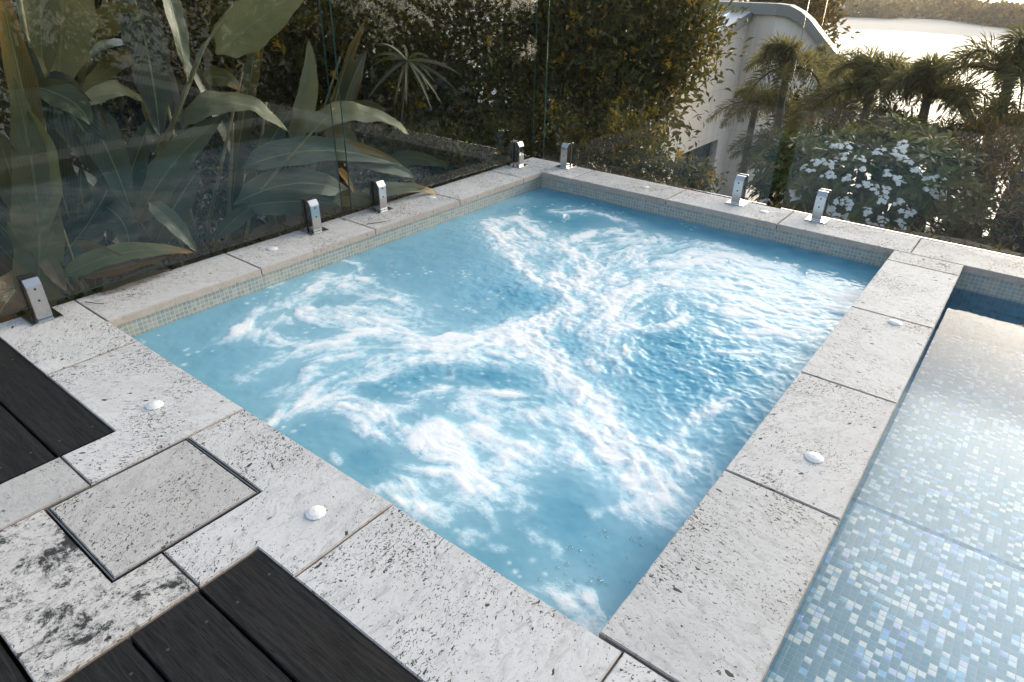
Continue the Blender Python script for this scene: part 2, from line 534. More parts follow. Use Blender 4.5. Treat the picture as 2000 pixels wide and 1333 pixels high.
# ------------------------------------------------------------------ setting: terrain, river, sandbank
def terrain_z(x, y):
    dx = np.maximum(-0.37 - x, 0)
    dy = np.maximum(y - 3.9, 0)
    d = np.hypot(dx, dy)
    inside = (d <= 0)
    z = -0.13 - 0.10 * np.minimum(d, 0.6) - 0.42 * np.clip(d - 0.6, 0, 9.0) - 0.24 * np.clip(d - 9.6, 0, 34)
    z = np.maximum(z, -11.6)
    z = z + 0.10 * np.sin(1.7 * x + 0.6 * y) * np.clip(d, 0, 1) * np.cos(1.3 * y)
    hill = 9.0 * np.clip((-0.5 * y - 10 - x) / 22, 0, 1) * np.clip((d - 14) / 25, 0, 1)
    return np.where(inside, -1.6, z + hill)


xs = np.unique(np.concatenate([[-3000, -1500, -700, -350, -200, -120, -90], np.arange(-70, -8, 2.5), np.arange(-8, -0.6, 0.35), [-0.375, -0.365], np.arange(0, 9, 0.6), [12, 20, 40, 90, 200, 500, 1500, 3000]]))
ys = np.unique(np.concatenate([[-3000, -1000, -300, -100, -40, -15, -8], np.arange(-5, 3.6, 0.6), [3.89, 3.905], np.arange(4.2, 12, 0.35), np.arange(12, 70, 2.5), [90, 120, 180, 300, 3000]]))
X, Y = np.meshgrid(xs, ys, indexing='ij')
Z = terrain_z(X, Y)
tb = MB()
nx, ny = X.shape
ii = np.arange(nx * ny).reshape(nx, ny)
tb.add(np.stack([X.ravel(), Y.ravel(), Z.ravel()], 1),
       np.stack([ii[:-1, :-1].ravel(), ii[1:, :-1].ravel(), ii[1:, 1:].ravel(), ii[:-1, 1:].ravel()], 1).tolist())
tag(tb.build('terrain', M['soil'], smooth=True), kind='structure')

RIVER_Z = -10.5
T = NT('river_water')
pos = T.n('NewGeometry').outputs['Position']
wv = T.noise(T.mapping(pos, (0.30, 0.9, 1)), 1.0, 5, 0.6)
fac = fresnel_fac(T, 0.02, None, 4.0)
M['river'] = T.surf(principled(T, Base_Color=(.16, .18, .18), Roughness=0.16, IOR=1.33, Normal=T.bump(wv, 0.55, 0.25)))
rb = MB()
rb.add([(-3000, 30, RIVER_Z), (3000, 30, RIVER_Z), (3000, 4500, RIVER_Z), (-3000, 4500, RIVER_Z)], [(0, 1, 2, 3)])
tag(rb.build('river', M['river']), kind='structure')

# sandbank: follows the water's edge, rises to a low crest
front = [(1500, 48), (1600, 54), (1680, 60), (1760, 64), (1850, 70), (1930, 76), (2060, 84)]
back = [(1500, 20), (1600, 30), (1680, 33), (1760, 36), (1850, 40), (1930, 47), (2060, 58)]
sb = MB()
rows = []
for (a, b) in zip(front, back):
    p, q = at_z(*a, RIVER_Z), at_z(*b, RIVER_Z + 0.6)
    for k in range(9):
        t = k / 8
        w = p * (1 - t) + q * t
        w[2] = RIVER_Z - 0.15 + 0.9 * min(1, t * 3) * (0.75 + 0.25 * math.sin(a[0] * 0.02 + 3 * t))
        rows.append(w)
fs = [(i * 9 + k, (i + 1) * 9 + k, (i + 1) * 9 + k + 1, i * 9 + k + 1) for i in range(len(front) - 1) for k in range(8)]
sb.add(rows, fs)
tag(sb.build('sandbank', M['sand'], smooth=True), kind='structure')

# ------------------------------------------------------------------ spa and swimming pool shells
W, L = 2.72, 3.53
TH = 0.04
spa = empty('spa_pool', (W / 2, L / 2, 0), 'square bubbling spa pool with mosaic waterline tiles and pale travertine coping', 'spa pool')
pool = empty('swimming_pool', (5.0, 1.0, 0), 'long still pool of pearly mosaic tiles beside the bubbling spa', 'swimming pool')


def wall_quad(mb, p0, p1, z0, z1):
    p0, p1 = np.array(p0, float), np.array(p1, float)
    ln = np.linalg.norm(p1 - p0)
    v = [(p0[0], p0[1], z0), (p1[0], p1[1], z0), (p1[0], p1[1], z1), (p0[0], p0[1], z1)]
    u0 = p0[0] * 1.0 + p0[1] * 1.0
    mb.add(v, [(0, 1, 2, 3)], uvs=[(u0, z0 + TH + 2), (u0 + ln, z0 + TH + 2), (u0 + ln, z1 + TH + 2), (u0, z1 + TH + 2)])


ins = 0.012
b = MB()
c = [(-ins, -ins), (-ins, L + ins), (W + ins, L + ins), (W + ins, -ins)]
for i in range(4): wall_quad(b, c[i], c[(i + 1) % 4], -0.9, -TH - 0.001)
b.build('basin_wall', M['band'], spa)
b = MB()
b.add([(c[0][0], c[0][1], -0.9), (c[3][0], c[3][1], -0.9), (c[2][0], c[2][1], -0.9), (c[1][0], c[1][1], -0.9)], [(0, 1, 2, 3)], uvs=[(q[0], q[1]) for q in (c[0], c[3], c[2], c[1])])
b.build('basin_floor', M['deep'], spa)
b = MB()
b.box((0.0, 0.0, -0.88), (0.42, L, -0.45))
b.box((0.424, L - 0.42, -0.88), (W, L, -0.45))
b.build('bench', simple('bench_plaster', (.30, .55, .62), 0.6), spa)

PX0, PX1, PY0, PY1 = 3.10, 7.2, -4.5, 3.53
PWZ = -0.142
b = MB()
c = [(PX0 - ins, PY0), (PX0 - ins, PY1 + ins), (PX1, PY1 + ins), (PX1, PY0)]
for i in range(4): wall_quad(b, c[i], c[(i + 1) % 4], PWZ - 0.012, -TH - 0.001)
b.build('waterline_tiles', M['band'], pool)
b = MB()
for i in range(4): wall_quad(b, c[i], c[(i + 1) % 4], -1.1, PWZ - 0.012)
b.build('basin_wall', M['deep'], pool)
SY = 1.40                         # the shelf ends here
b = MB()


def floor_quad(mb, x0, y0, x1, y1, z):
    mb.add([(x0, y0, z), (x1, y0, z), (x1, y1, z), (x0, y1, z)], [(0, 1, 2, 3)], uvs=[(x0, y0), (x1, y0), (x1, y1), (x0, y1)])


floor_quad(b, PX0 - ins, PY0, PX1, SY - 0.026, -0.32)
b.build('shelf', M['floor'], pool)
b = MB()
floor_quad(b, PX0 - ins, SY - 0.026, PX1, SY, -0.32)
b.add([(PX0 - ins, SY, -0.32), (PX1, SY, -0.32), (PX1, SY, -0.45), (PX0 - ins, SY, -0.45)], [(0, 1, 2, 3)], uvs=[(PX0, 0), (PX1, 0), (PX1, -.13), (PX0, -.13)])
b.build('step_edge', M['edge'], pool)
b = MB()
floor_quad(b, PX0 - ins, SY, PX1, PY1 + ins, -0.45)
b.build('basin_floor', M['floor'], pool)
wb = MB()
wb.add([(PX0 - ins, PY0, PWZ), (PX1, PY0, PWZ), (PX1, PY1 + ins, PWZ), (PX0 - ins, PY1 + ins, PWZ)], [(0, 1, 2, 3)])
tag(wb.build('pool_water', M['pool_water']), kind='structure')


def slab(name, pts, mat, parent, z1=0.0, th=TH, jit=0.0007, bev=0.003, label=None):
    """stone slab from an outline (counter-clockwise), eased edges"""
    out = []
    n = len(pts)
    for i in range(n):
        a, q = np.array(pts[i], float), np.array(pts[(i + 1) % n], float)
        ln = np.linalg.norm(q - a)
        k = max(1, int(ln / 0.035))
        d = (q - a) / ln
        nrm = np.array([d[1], -d[0]])
        for j in range(k):
            p = a + d * ln * j / k
            if j > 0: p = p - nrm * abs(rng.normal(0, jit))
            out.append(p)
    bm = bmesh.new()
    vs_ = [bm.verts.new((p[0], p[1], z1)) for p in out]
    f = bm.faces.new(vs_)
    if f.normal.z < 0: f.normal_flip()
    bm.normal_update()
    if f.normal.z < 0: bmesh.ops.reverse_faces(bm, faces=[f])
    r = bmesh.ops.extrude_face_region(bm, geom=[f])
    for v in [g for g in r['geom'] if isinstance(g, bmesh.types.BMVert)]: v.co.z -= th
    bmesh.ops.recalc_face_normals(bm, faces=bm.faces)
    top = [e for e in bm.edges if all(abs(v.co.z - z1) < 1e-6 for v in e.verts)]
    bmesh.ops.bevel(bm, geom=top, offset=bev, segments=2, affect='EDGES', clamp_overlap=True)
    me = bpy.data.meshes.new(name)
    bm.to_mesh(me)
    bm.free()
    o = link_obj(name, me, mat, parent)
    if label: o['label'] = label
    return o


def rect(x0, y0, x1, y1, g=0.003):
    return [(x0 + g, y0 + g), (x1 - g, y0 + g), (x1 - g, y1 - g), (x0 + g, y1 - g)]


def rect_in(x0, y0, x1, y1, l=1, b_=1, r=1, t=1, g=0.003):
    return [(x0 + g * l, y0 + g * b_), (x1 - g * r, y0 + g * b_), (x1 - g * r, y1 - g * t), (x0 + g * l, y1 - g * t)]


NY = -0.375                       # outer edge of the near coping
st_, g3 = M['stone'], 0.003
OX, OY = -0.36, 3.885
# near row
slab('coping_slab', [(OX, NY), (0.295 - g3, NY), (0.295 - g3, 0), (0.0, 0.0), (0, -g3), (OX, -g3)], st_, spa)
slab('coping_slab', [(0.295 + g3, NY), (0.897, NY), (0.897, -0.5575), (1.127, -0.5575), (1.127, 0), (0.295 + g3, 0)], st_, spa)
slab('coping_slab', [(1.133, -0.228), (1.5855, -0.228), (1.5855, -0.556), (1.783, -0.556), (1.783, NY), (1.958 - g3, NY), (1.958 - g3, 0), (1.133, 0)], st_, spa)
slab('coping_slab', rect_in(1.958, NY, 2.797, 0.0, 1, 0, 1, 1), st_, spa)
slab('coping_slab', rect_in(2.797, -1.1, 3.10, 0.003, 1, 0, 0, 1), st_, spa)
# stone around the access lid
slab('coping_slab', rect_in(0.897, -0.955, 1.127, -0.56, 0, 0, 1, 1), M['stone_soft'], spa)
slab('coping_slab', [(1.127 + g3, -0.952), (1.783, -0.952), (1.783, -0.5625), (1.5855, -0.5625), (1.5855, -0.702), (1.127 + g3, -0.702)], M['stone_stained'], spa, label='black mould stained slab')
# wall between the two pools
for a, q in ((0.006, 0.836), (0.836, 1.665), (1.665, 2.494), (2.494, 3.325)):
    slab('coping_slab', rect_in(W, a, PX0, q, 0, 1, 0, 1), st_, spa)
slab('coping_slab', [(W, 3.325 + g3), (PX0, 3.325 + g3), (PX0, 3.527), (W, 3.527)], M['stone_soft'], spa)
# left row
for a, q in ((0.0, 0.832), (0.832, 1.68), (1.68, 2.50), (2.50, 3.28)):
    slab('coping_slab', rect_in(OX, a, 0.0, q, 0, 1, 0, 1), st_, spa)
slab('coping_slab', [(OX, 3.28 + g3), (0, 3.28 + g3), (0, 3.53), (0.30 - g3, 3.53), (0.30 - g3, OY), (OX, OY)], st_, spa)
# far row
for a, q in ((0.30, 1.15), (1.15, 1.985), (1.985, 2.81)):
    slab('coping_slab', rect_in(a, 3.53, q, OY, 1, 0, 1, 0), st_, spa)
for a, q in ((2.81, 3.64), (3.64, 4.47), (4.47, 5.3), (5.3, 7.2)):
    slab('coping_slab', rect_in(a, 3.53, q, OY, 1, 0, 1, 0), st_, pool)
b = MB()
for bx in (((OX + .004, NY + .004), (1.13, -.02)), ((1.59, NY + .004), (3.08, -.02)), ((0.905, -.95), (1.12, NY)), ((1.13, -.945), (1.78, -.71)), ((1.59, -.705), (1.78, NY)), ((1.131, -.225), (1.589, -.02)),
           ((W + .02, 0.0), (PX0 - .02, 3.53)), ((OX + .004, 0), (-.02, OY - .004)), ((0.0, 3.55), (2.9, OY - .004))):
    b.box((*bx[0], -0.30), (*bx[1], -0.009))
b.build('mortar_bed', M['grout'], spa)
b = MB()
b.box((2.91, 3.55, -0.30), (7.2, OY - .004, -0.009))
b.build('mortar_bed', M['grout'], pool)
# far side deck of the swimming pool, out of frame, seen only as a reflection
b = MB()
b.box((PX1 + 0.005, -4.5, -0.3), (11.0, OY, -0.01))
tag(b.build('pavement', M['wood'], None), kind='structure')

# access lid
lid = empty('access_lid', (1.357, -0.465, 0), 'grey square stone access lid in a thin metal frame near the spa corner', 'access lid')
lx0, lx1, ly0, ly1 = 1.133, 1.5795, -0.696, -0.234
slab('lid_stone', [(lx0 + .007, ly0 + .007), (lx1 - .007, ly0 + .007), (lx1 - .007, ly1 - .007), (lx0 + .007, ly1 - .007)], M['stone_lid'], lid, 0.0, 0.03)
b = MB()
for (x0, y0, x1, y1) in ((lx0, ly0, lx1, ly0 + .004), (lx0, ly1 - .004, lx1, ly1), (lx0, ly0 + .004, lx0 + .004, ly1 - .004), (lx1 - .004, ly0 + .004, lx1, ly1 - .004)):
    b.box((x0, y0, -0.03), (x1, y1, -0.001))
b.build('lid_frame', M['steel'], lid)
b = MB()
b.box((lx0 + .004, ly0 + .004, -0.05), (lx1 - .004, ly1 - .004, -0.031))
b.build('lid_tray', M['rubber'], lid)

# ------------------------------------------------------------------ timber decks
def board(x0, x1, y0, y1, parent, screws):
    o = slab('board', [(x0, y0), (x1, y0), (x1, y1), (x0, y1)], M['wood'], parent, -0.003, 0.028, 0.0003, 0.003)
    for sx in screws:
        for sy in (0.22, 0.78):
            p = np.array([sx + rng.normal(0, 0.006), y0 + (y1 - y0) * (sy + rng.normal(0, 0.03)), -0.0022])
            m_ = MB()
            vv = [p + np.array([0.0045 * math.cos(a), 0.0045 * math.sin(a), 0]) for a in np.linspace(0, 2 * math.pi, 11)[:-1]]
            vv2 = [q - np.array([0, 0, 0.004]) for q in vv]
            m_.add(vv + vv2, [tuple(range(10))] + [(i, i + 10, (i + 1) % 10 + 10, (i + 1) % 10) for i in range(10)])
            m_.build('screw', M['screw'], o)


d1 = empty('timber_deck', (0.3, -0.7, 0), 'charcoal timber deck corner left of the stone slab strip', 'deck', 'charcoal timber decks')
for k in range(3):
    board(-0.36, 0.889, -0.381 - 0.1905 * (k + 1) + 0.008, -0.381 - 0.1905 * k, d1, (0.05, 0.80))
d2 = empty('timber_deck', (3.0, -1.2, 0), 'charcoal timber deck of wide boards right of the mould stained slab', 'deck', 'charcoal timber decks')
y = -0.378
for k, w in enumerate((0.182, 0.182, 0.182, 0.182, 0.182, 0.182, 0.182)):
    board(1.789, 2.793 if k < 4 else 4.2, y - w, y, d2, (1.90, 2.45))
    y -= w + 0.008
d3 = empty('timber_deck', (0.7, -1.3, 0), 'charcoal timber boards beyond the end of the mould stained slab', 'deck', 'charcoal timber decks')
for k in range(4):
    board(-0.36, 1.783, -0.961 - 0.19 * (k + 1) + 0.008, -0.961 - 0.19 * k, d3, (1.2,))
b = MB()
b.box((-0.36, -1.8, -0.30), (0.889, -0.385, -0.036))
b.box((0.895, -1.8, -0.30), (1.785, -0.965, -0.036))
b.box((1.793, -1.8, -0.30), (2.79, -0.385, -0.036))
tag(b.build('ground', simple('dark_void', (.01, .01, .01), 0.9)), kind='structure')  # near-black boxes stand in for the shade beneath the deck boards

# ------------------------------------------------------------------ marker studs on the coping
STUDS = [((0.849, -0.206), 'white faceted stud near the charcoal deck corner left of the lid'),
         ((1.802, -0.181), 'white faceted stud between the stone lid and the water'),
         ((2.943, 1.097), 'nearest white faceted stud on the wall between the two pools'),
         ((2.940, 2.436), 'farther white faceted stud on the wall between the two pools'),
         ((-0.205, 1.048), 'pale stud on the left coping near the dark end of the leaf litter'),
         ((-0.195, 2.41), 'pale stud on the left coping nearest the far corner'),
         ((0.875, 3.716), 'pale stud on the far coping nearest the glass corner'),
         ((1.821, 3.733), 'pale stud on the far coping between two steel clamps')]
STUDS[4] = (STUDS[4][0], 'pale stud on the left coping just before the second steel clamp')


def stud_mesh():
    m_ = MB()
    R0, n = 0.037, 12
    rings = [(R0, 0.0), (R0, 0.004), (R0 * 0.62, 0.012)]
    vv = []
    for k, (r, z) in enumerate(rings):
        for i in range(n):
            a = 2 * math.pi * (i + (0.5 if k == 2 else 0)) / n
            vv.append((r * math.cos(a), r * math.sin(a), z))
    vv.append((0, 0, 0.016))
    ff = []
    for i in range(n):
        j = (i + 1) % n
        ff += [(i, j, n + j, n + i), (n + i, n + j, 2 * n + i), (n + j, 2 * n + j, 2 * n + i), (2 * n + i, 2 * n + j, 3 * n)]
    m_.add(vv, ff)
    return m_


o0 = None
for k, ((x, y), lab) in enumerate(STUDS):
    if o0 is None:
        o0 = stud_mesh().build('marker_stud', M['stud'])
        o = o0
    else:
        o = o0.copy()
        COL.objects.link(o)
    o.location = (x, y, 0.001)
    o.rotation_euler.z = k * 0.7
    o.scale = (0.86, 0.86, 0.75) if k < 4 else (0.86, 0.86, 0.5)
    tag(o, lab, 'stud', 'studs set on the coping')

# ------------------------------------------------------------------ frameless glass fence
def spigot(panel, px, py, ang):
    """steel clamp: base plate, slotted block, black gasket, two grub screws; local +x faces the pool"""
    ca, sa = math.cos(ang), math.sin(ang)

    def Tr(v):
        v = np.asarray(v, float)
        return np.stack([px + ca * v[:, 0] - sa * v[:, 1], py + sa * v[:, 0] + ca * v[:, 1], v[:, 2]], 1)

    def prism(profile, w, mat, name, parent, bev=0.0):
        bm = bmesh.new()
        vs_ = [bm.verts.new((q[0], -w / 2, q[1])) for q in profile]
        f = bm.faces.new(vs_)
        r = bmesh.ops.extrude_face_region(bm, geom=[f])
        for v in [g for g in r['geom'] if isinstance(g, bmesh.types.BMVert)]: v.co.y += w
        bmesh.ops.recalc_face_normals(bm, faces=bm.faces)
        if bev: bmesh.ops.bevel(bm, geom=list(bm.edges), offset=bev, segments=2, affect='EDGES')
        co = Tr(np.array([v.co[:] for v in bm.verts]))
        for v, q in zip(bm.verts, co): v.co = q
        me = bpy.data.meshes.new(name)
        bm.to_mesh(me)
        bm.free()
        return link_obj(name, me, mat, parent)
    # glass plane at local x = 0 ; front block 0.010 .. 0.062, back plate -0.030 .. -0.010
    H = 0.205
    front = prism([(0.0105, 0.008), (0.062, 0.008), (0.062, H - 0.032), (0.040, H), (0.0105, H)], 0.067, M['chrome'], 'spigot', panel, 0.0025)
    prism([(-0.034, 0.008), (-0.0105, 0.008), (-0.0105, H), (-0.034, H)], 0.067, M['chrome'], 'back_plate', front, 0.002)
    prism([(-0.0095, 0.03), (0.0095, 0.03), (0.0095, H + 0.003), (-0.0095, H + 0.003)], 0.071, M['rubber'], 'gasket', front, 0.001)
    prism([(-0.05, 0.0005), (0.092, 0.0005), (0.092, 0.0065), (-0.05, 0.0065)], 0.135, M['chrome'], 'base_plate', front, 0.002)
    for z in (0.158, 0.10):
        m_ = MB()
        n = 10
        vv = [(0.0628, 0.0055 * math.cos(2 * math.pi * i / n), z + 0.0055 * math.sin(2 * math.pi * i / n)) for i in range(n)]
        vv += [(0.058, q[1], q[2]) for q in vv]
        m_.add(Tr(vv), [tuple(range(n))] + [(i, (i + 1) % n, n + (i + 1) % n, n + i) for i in range(n)])
        m_.build('screw', M['rubber'], front)


def glass_panel(p0, p1, z0, z1, mat, rim, label):
    p0, p1 = np.array(p0, float), np.array(p1, float)
    d = (p1 - p0) / np.linalg.norm(p1 - p0)
    nrm = np.array([-d[1], d[0]]) * 0.006
    root = empty('glass_fence_panel', ((p0[0] + p1[0]) / 2, (p0[1] + p1[1]) / 2, 0), label, 'glass fence', 'frameless glass fence panels')
    m_ = MB()
    q = [p0 - nrm, p1 - nrm, p1 + nrm, p0 + nrm]
    v = [(*a, z0) for a in q] + [(*a, z1) for a in q]
    m_.add(v, [(0, 1, 5, 4), (2, 3, 7, 6)], mi=0)
    m_.add(v, [(0, 3, 2, 1), (4, 5, 6, 7)], mi=1)
    m_.add(v, [(1, 2, 6, 5), (3, 0, 4, 7)], mi=2)
    m_.build('pane', [mat, rim, M['glass_rim']], root)
    return root


GX, GY = -0.30, 3.83
g = glass_panel((GX, -1.9), (GX, 1.665), 0.055, 1.62, M['glass_side'], M['glass_rim'], 'large clear glass fence panel in front of the broad ginger leaves')
for y in (-0.175, 1.41): spigot(g, GX, y, 0.0)
g = glass_panel((GX, 1.742), (GX, 3.80), 0.050, 1.62, M['glass_side'], M['glass_rim'], 'clear glass fence panel between the ginger leaves and the pool corner')
for y in (1.975, 3.56): spigot(g, GX, y, 0.0)
g = glass_panel((-0.20, GY), (1.80, GY), 0.026, 1.62, M['glass_back'], M['glass_rim_bright'], 'clear glass fence panel behind the spa with the pale house beyond')
for x in (0.055, 1.59): spigot(g, x, GY, -math.pi / 2)
g = glass_panel((1.91, GY), (5.2, GY), 0.022, 1.62, M['glass_back'], M['glass_rim_bright'], 'clear glass fence panel in front of the white flowering bush')
for x in (2.17, 4.6): spigot(g, x, GY, -math.pi / 2)

# ------------------------------------------------------------------ spa water: foam field along the jets
WZ = -0.130
DX = 0.0052
wx = np.arange(-0.011, W + 0.0115, DX)
wy = np.arange(-0.011, L + 0.0115, DX)
WX, WY = np.meshgrid(wx, wy, indexing='ij')
NXW, NYW = WX.shape


def vnoise(cell, seed, shape=None):
    """smooth value noise with the given cell size in metres"""
    r = np.random.default_rng(seed)
    u, v = WX / cell + 2, WY / cell + 2
    gnx, gny = int(u.max()) + 4, int(v.max()) + 4
    g_ = r.random((gnx, gny))
    iu, iv = np.floor(u).astype(int), np.floor(v).astype(int)
    fu, fv = u - iu, v - iv
    fu, fv = fu ** 3 * (fu * (fu * 6 - 15) + 10), fv ** 3 * (fv * (fv * 6 - 15) + 10)
    return (g_[iu, iv] * (1 - fu) * (1 - fv) + g_[iu + 1, iv] * fu * (1 - fv) + g_[iu, iv + 1] * (1 - fu) * fv + g_[iu + 1, iv + 1] * fu * fv)


def fbm(cell, seed, octs=4, gain=0.55):
    a, s, t = 1.0, 0.0, 0.0
    for k in range(octs):
        s = s + a * vnoise(cell / 2 ** k, seed + 17 * k)
        t += a
        a *= gain
    return s / t


def smooth(x, lo, hi):
    t = np.clip((x - lo) / (hi - lo), 0, 1)
    return t * t * (3 - 2 * t)


# each stroke: where a streak of foam lies on the water (as seen from the photograph's place), its width and density
FOAM = [
 ([(955,435),(975,475),(1010,520),(1050,548),(1100,562),(1135,556)],11,.85),([(960,432),(1010,428),(1060,455),(1110,488),(1140,515),(1138,550)],13,.95),
 ([(985,455),(1060,500),(1115,530)],30,.55),([(1080,415),(1150,412),(1230,432)],7,.75),([(1095,478),(1150,462),(1200,452),(1240,470)],17,.62),
 ([(1110,492),(1190,482),(1250,476)],15,.55),([(1240,440),(1280,470)],8,.5),([(1290,462),(1250,490),(1190,515),(1150,560)],13,.72),
 ([(1090,545),(1150,580),(1175,630)],20,.9),([(1180,600),(1210,565),(1260,545),(1320,550)],25,1.0),([(1260,545),(1330,510),(1400,500),(1450,515)],21,.85),
 ([(1320,480),(1370,470),(1420,490)],12,.6),([(1320,555),(1400,560),(1480,590),(1560,610)],28,.80),([(1400,520),(1480,540),(1550,570),(1640,585)],20,.75),
 ([(1450,500),(1530,520),(1600,560)],9,.6),([(1305,590),(1340,622),(1300,640),(1230,640)],8,.9),([(1420,600),(1500,640),(1580,640)],22,.6),
 ([(1580,600),(1650,600),(1675,568)],16,.65),([(1380,640),(1470,658),(1560,650)],9,.75),([(1400,690),(1480,690)],6,.75),
 ([(1190,605),(1130,612),(1060,630),(1010,650)],19,.85),([(1185,590),(1200,650),(1190,690)],18,.6),([(1060,560),(1100,600),(1160,650),(1200,680)],16,.4),
 ([(560,605),(640,622),(700,640),(780,655),(850,665),(920,655),(1010,640)],13,.85),
 ([(640,545),(700,570),(760,590),(830,600)],20,.45),([(580,560),(560,600),(500,650)],15,.5),([(700,605),(740,625),(820,650)],24,.62),([(540,660),(600,680),(680,660),(740,640)],15,.6),
 ([(470,640),(530,600),(610,570),(650,545)],11,.55),([(430,665),(480,640)],7,.55),([(590,575),(650,548),(700,545),(790,585)],9,.6),([(480,740),(540,700),(600,690)],12,.5),
 ([(550,780),(640,740),(720,720),(800,700)],22,.42),([(600,790),(690,752),(760,722),(860,692),(960,665)],12,.72),([(520,830),(600,788)],10,.75),([(640,705),(700,690),(760,700)],22,.42),
 ([(820,680),(900,700),(960,690)],12,.4),([(700,655),(640,680),(600,720),(610,760)],10,.5),([(560,520),(620,505),(690,515)],4,.7),([(650,560),(700,530),(690,510)],6,.5),
 ([(1020,650),(1050,690),(1100,740),(1150,790),(1190,850),(1230,910),(1290,970)],30,1.0),([(1040,680),(980,700),(930,690)],18,.7),([(1060,700),(1100,710),(1160,722)],13,.5),
 ([(790,772),(870,762),(950,770),(1030,772)],8,.85),([(870,700),(885,740),(850,770)],8,.5),([(670,790),(710,830),(750,850)],14,.85),([(730,800),(780,802),(830,780)],8,.65),
 ([(740,810),(790,850),(815,875)],9,.7),([(820,870),(870,850),(900,800)],15,.65),([(870,860),(900,900),(930,940),(960,965)],38,.85),([(800,955),(880,930),(960,920)],28,.6),
 ([(940,830),(1000,870),(1050,862)],26,.70),([(960,800),(1040,820),(1120,812)],20,.6),([(1000,870),(1080,885),(1160,900)],20,.45),([(1100,830),(1150,880)],20,.5),
 ([(1230,740),(1290,790),(1330,850)],14,.35),([(760,950),(800,992),(870,1010)],12,.55),([(920,1050),(1000,1078)],10,.5),([(1050,1040),(1085,1080)],9,.45),([(1160,1000),(1200,980),(1265,1000)],9,.4),
 ([(1075,1140),(1110,1150),(1150,1185),(1165,1220)],22,.95),([(650,870),(668,905)],8,.6),([(380,690),(420,670)],4,.4),([(520,560),(545,550)],5,.6),([(690,560),(740,540)],5,.5),
 ([(1350,830),(1420,780),(1500,740),(1570,690)],9,.42),([(1250,905),(1330,850),(1385,800)],9,.4),([(1210,1000),(1290,930),(1345,880)],8,.4),([(1400,850),(1340,920),(1280,1010)],8,.32),
 ([(1500,690),(1560,680),(1620,650)],10,.35),([(1330,720),(1400,730)],8,.3),([(1180,700),(1260,690),(1340,700)],12,.35),([(900,770),(930,820),(900,860)],10,.4)]
DEEP = [([(690,775),(800,742),(950,742),(1020,762)],46,.9),([(1060,585),(1100,640),(1180,690)],46,.85),([(780,840),(850,820)],40,.7),([(960,1010),(1060,985),(1000,1050)],50,.65),
        ([(1240,620),(1330,690),(1400,720)],52,.8),([(1100,380),(1300,440),(1500,480),(1700,520)],30,.6),([(1200,740),(1330,790)],40,.45),([(1060,420),(1120,450)],40,.5),([(720,900),(780,930)],26,.5),([(1100,720),(1050,790)],20,.5)]
WAVE = [([(1040,560),(1100,640),(1180,690),(1290,720)],70,1.0),([(1200,520),(1350,590),(1550,600)],80,.45),([(1300,680),(1400,720),(1300,800)],70,.75),([(700,740),(900,720),(1050,700)],40,.5),([(1100,800),(1250,900)],60,.5),([(950,450),(1150,520)],50,.5)]


def stroke_field(strokes, warp=0.03, tens=None):
    ox = (fbm(0.16, 301, 3) - 0.5) * warp * 2.4
    oy = (fbm(0.16, 401, 3) - 0.5) * warp * 2.4
    keep = np.ones_like(WX)
    for pts, wpx, amp in strokes:
        P3 = [at_z(*p, WZ) for p in pts]
        # sigma in metres from the stroke's width where it lies
        mid = P3[len(P3) // 2]
        sg = max(0.010, 1.45 * wpx / (FPX / np.linalg.norm(mid - CAMN)))
        x0 = min(p[0] for p in P3) - 4 * sg - warp * 3
        x1 = max(p[0] for p in P3) + 4 * sg + warp * 3
        y0 = min(p[1] for p in P3) - 6 * sg - warp * 3
        y1 = max(p[1] for p in P3) + 6 * sg + warp * 3
        i0, i1 = np.searchsorted(wx, [x0, x1])
        j0, j1 = np.searchsorted(wy, [y0, y1])
        if i1 <= i0 or j1 <= j0: continue
        sl = (slice(i0, i1), slice(j0, j1))
        px_, py_ = WX[sl] + ox[sl], WY[sl] + oy[sl]
        best = np.full(px_.shape, 1e9)
        for a, q in zip(P3[:-1], P3[1:]):
            d = (q - a)[:2]
            l2 = d @ d + 1e-9
            t = np.clip(((px_ - a[0]) * d[0] + (py_ - a[1]) * d[1]) / l2, 0, 1)
            d2 = (px_ - a[0] - t * d[0]) ** 2 + (py_ - a[1] - t * d[1]) ** 2
            best = np.minimum(best, d2)
            if tens is not None:
                wgt = amp * np.exp(-d2 / (2 * (sg * 1.6 + 0.03) ** 2))
                an = math.atan2(d[1], d[0])
                tens[0][sl] += wgt * math.cos(2 * an)
                tens[1][sl] += wgt * math.sin(2 * an)
        keep[sl] *= 1 - np.clip(amp * np.exp(-(best / (2 * sg * sg)) ** 0.85), 0, 0.995)
    return 1 - keep


tens = [np.zeros_like(WX), np.zeros_like(WX)]
ENV = stroke_field(FOAM, 0.035, tens)
DEEPF = stroke_field(DEEP, 0.06)


def blur(a, sg):
    r = int(3 * sg / DX)
    kx = np.exp(-0.5 * (np.arange(-r, r + 1) * DX / sg) ** 2)
    kx /= kx.sum()
    a = np.apply_along_axis(lambda m: np.convolve(np.pad(m, r, mode='edge'), kx, 'valid'), 0, a)
    return np.apply_along_axis(lambda m: np.convolve(np.pad(m, r, mode='edge'), kx, 'valid'), 1, a)


WAVEF = np.clip(stroke_field(WAVE, 0.05), 0, 1)
# flow direction: along the streaks, fanned by slow swirl
swa = (fbm(0.45, 51, 3) - 0.5) * 9.0
base_an = swa
tx_ = tens[0] + 0.25 * np.cos(2 * base_an)
ty_ = tens[1] + 0.25 * np.sin(2 * base_an)
ang = 0.5 * np.arctan2(ty_, tx_) + (fbm(0.12, 77, 3) - 0.5) * 2.2
VX, VY = np.cos(ang), np.sin(ang)


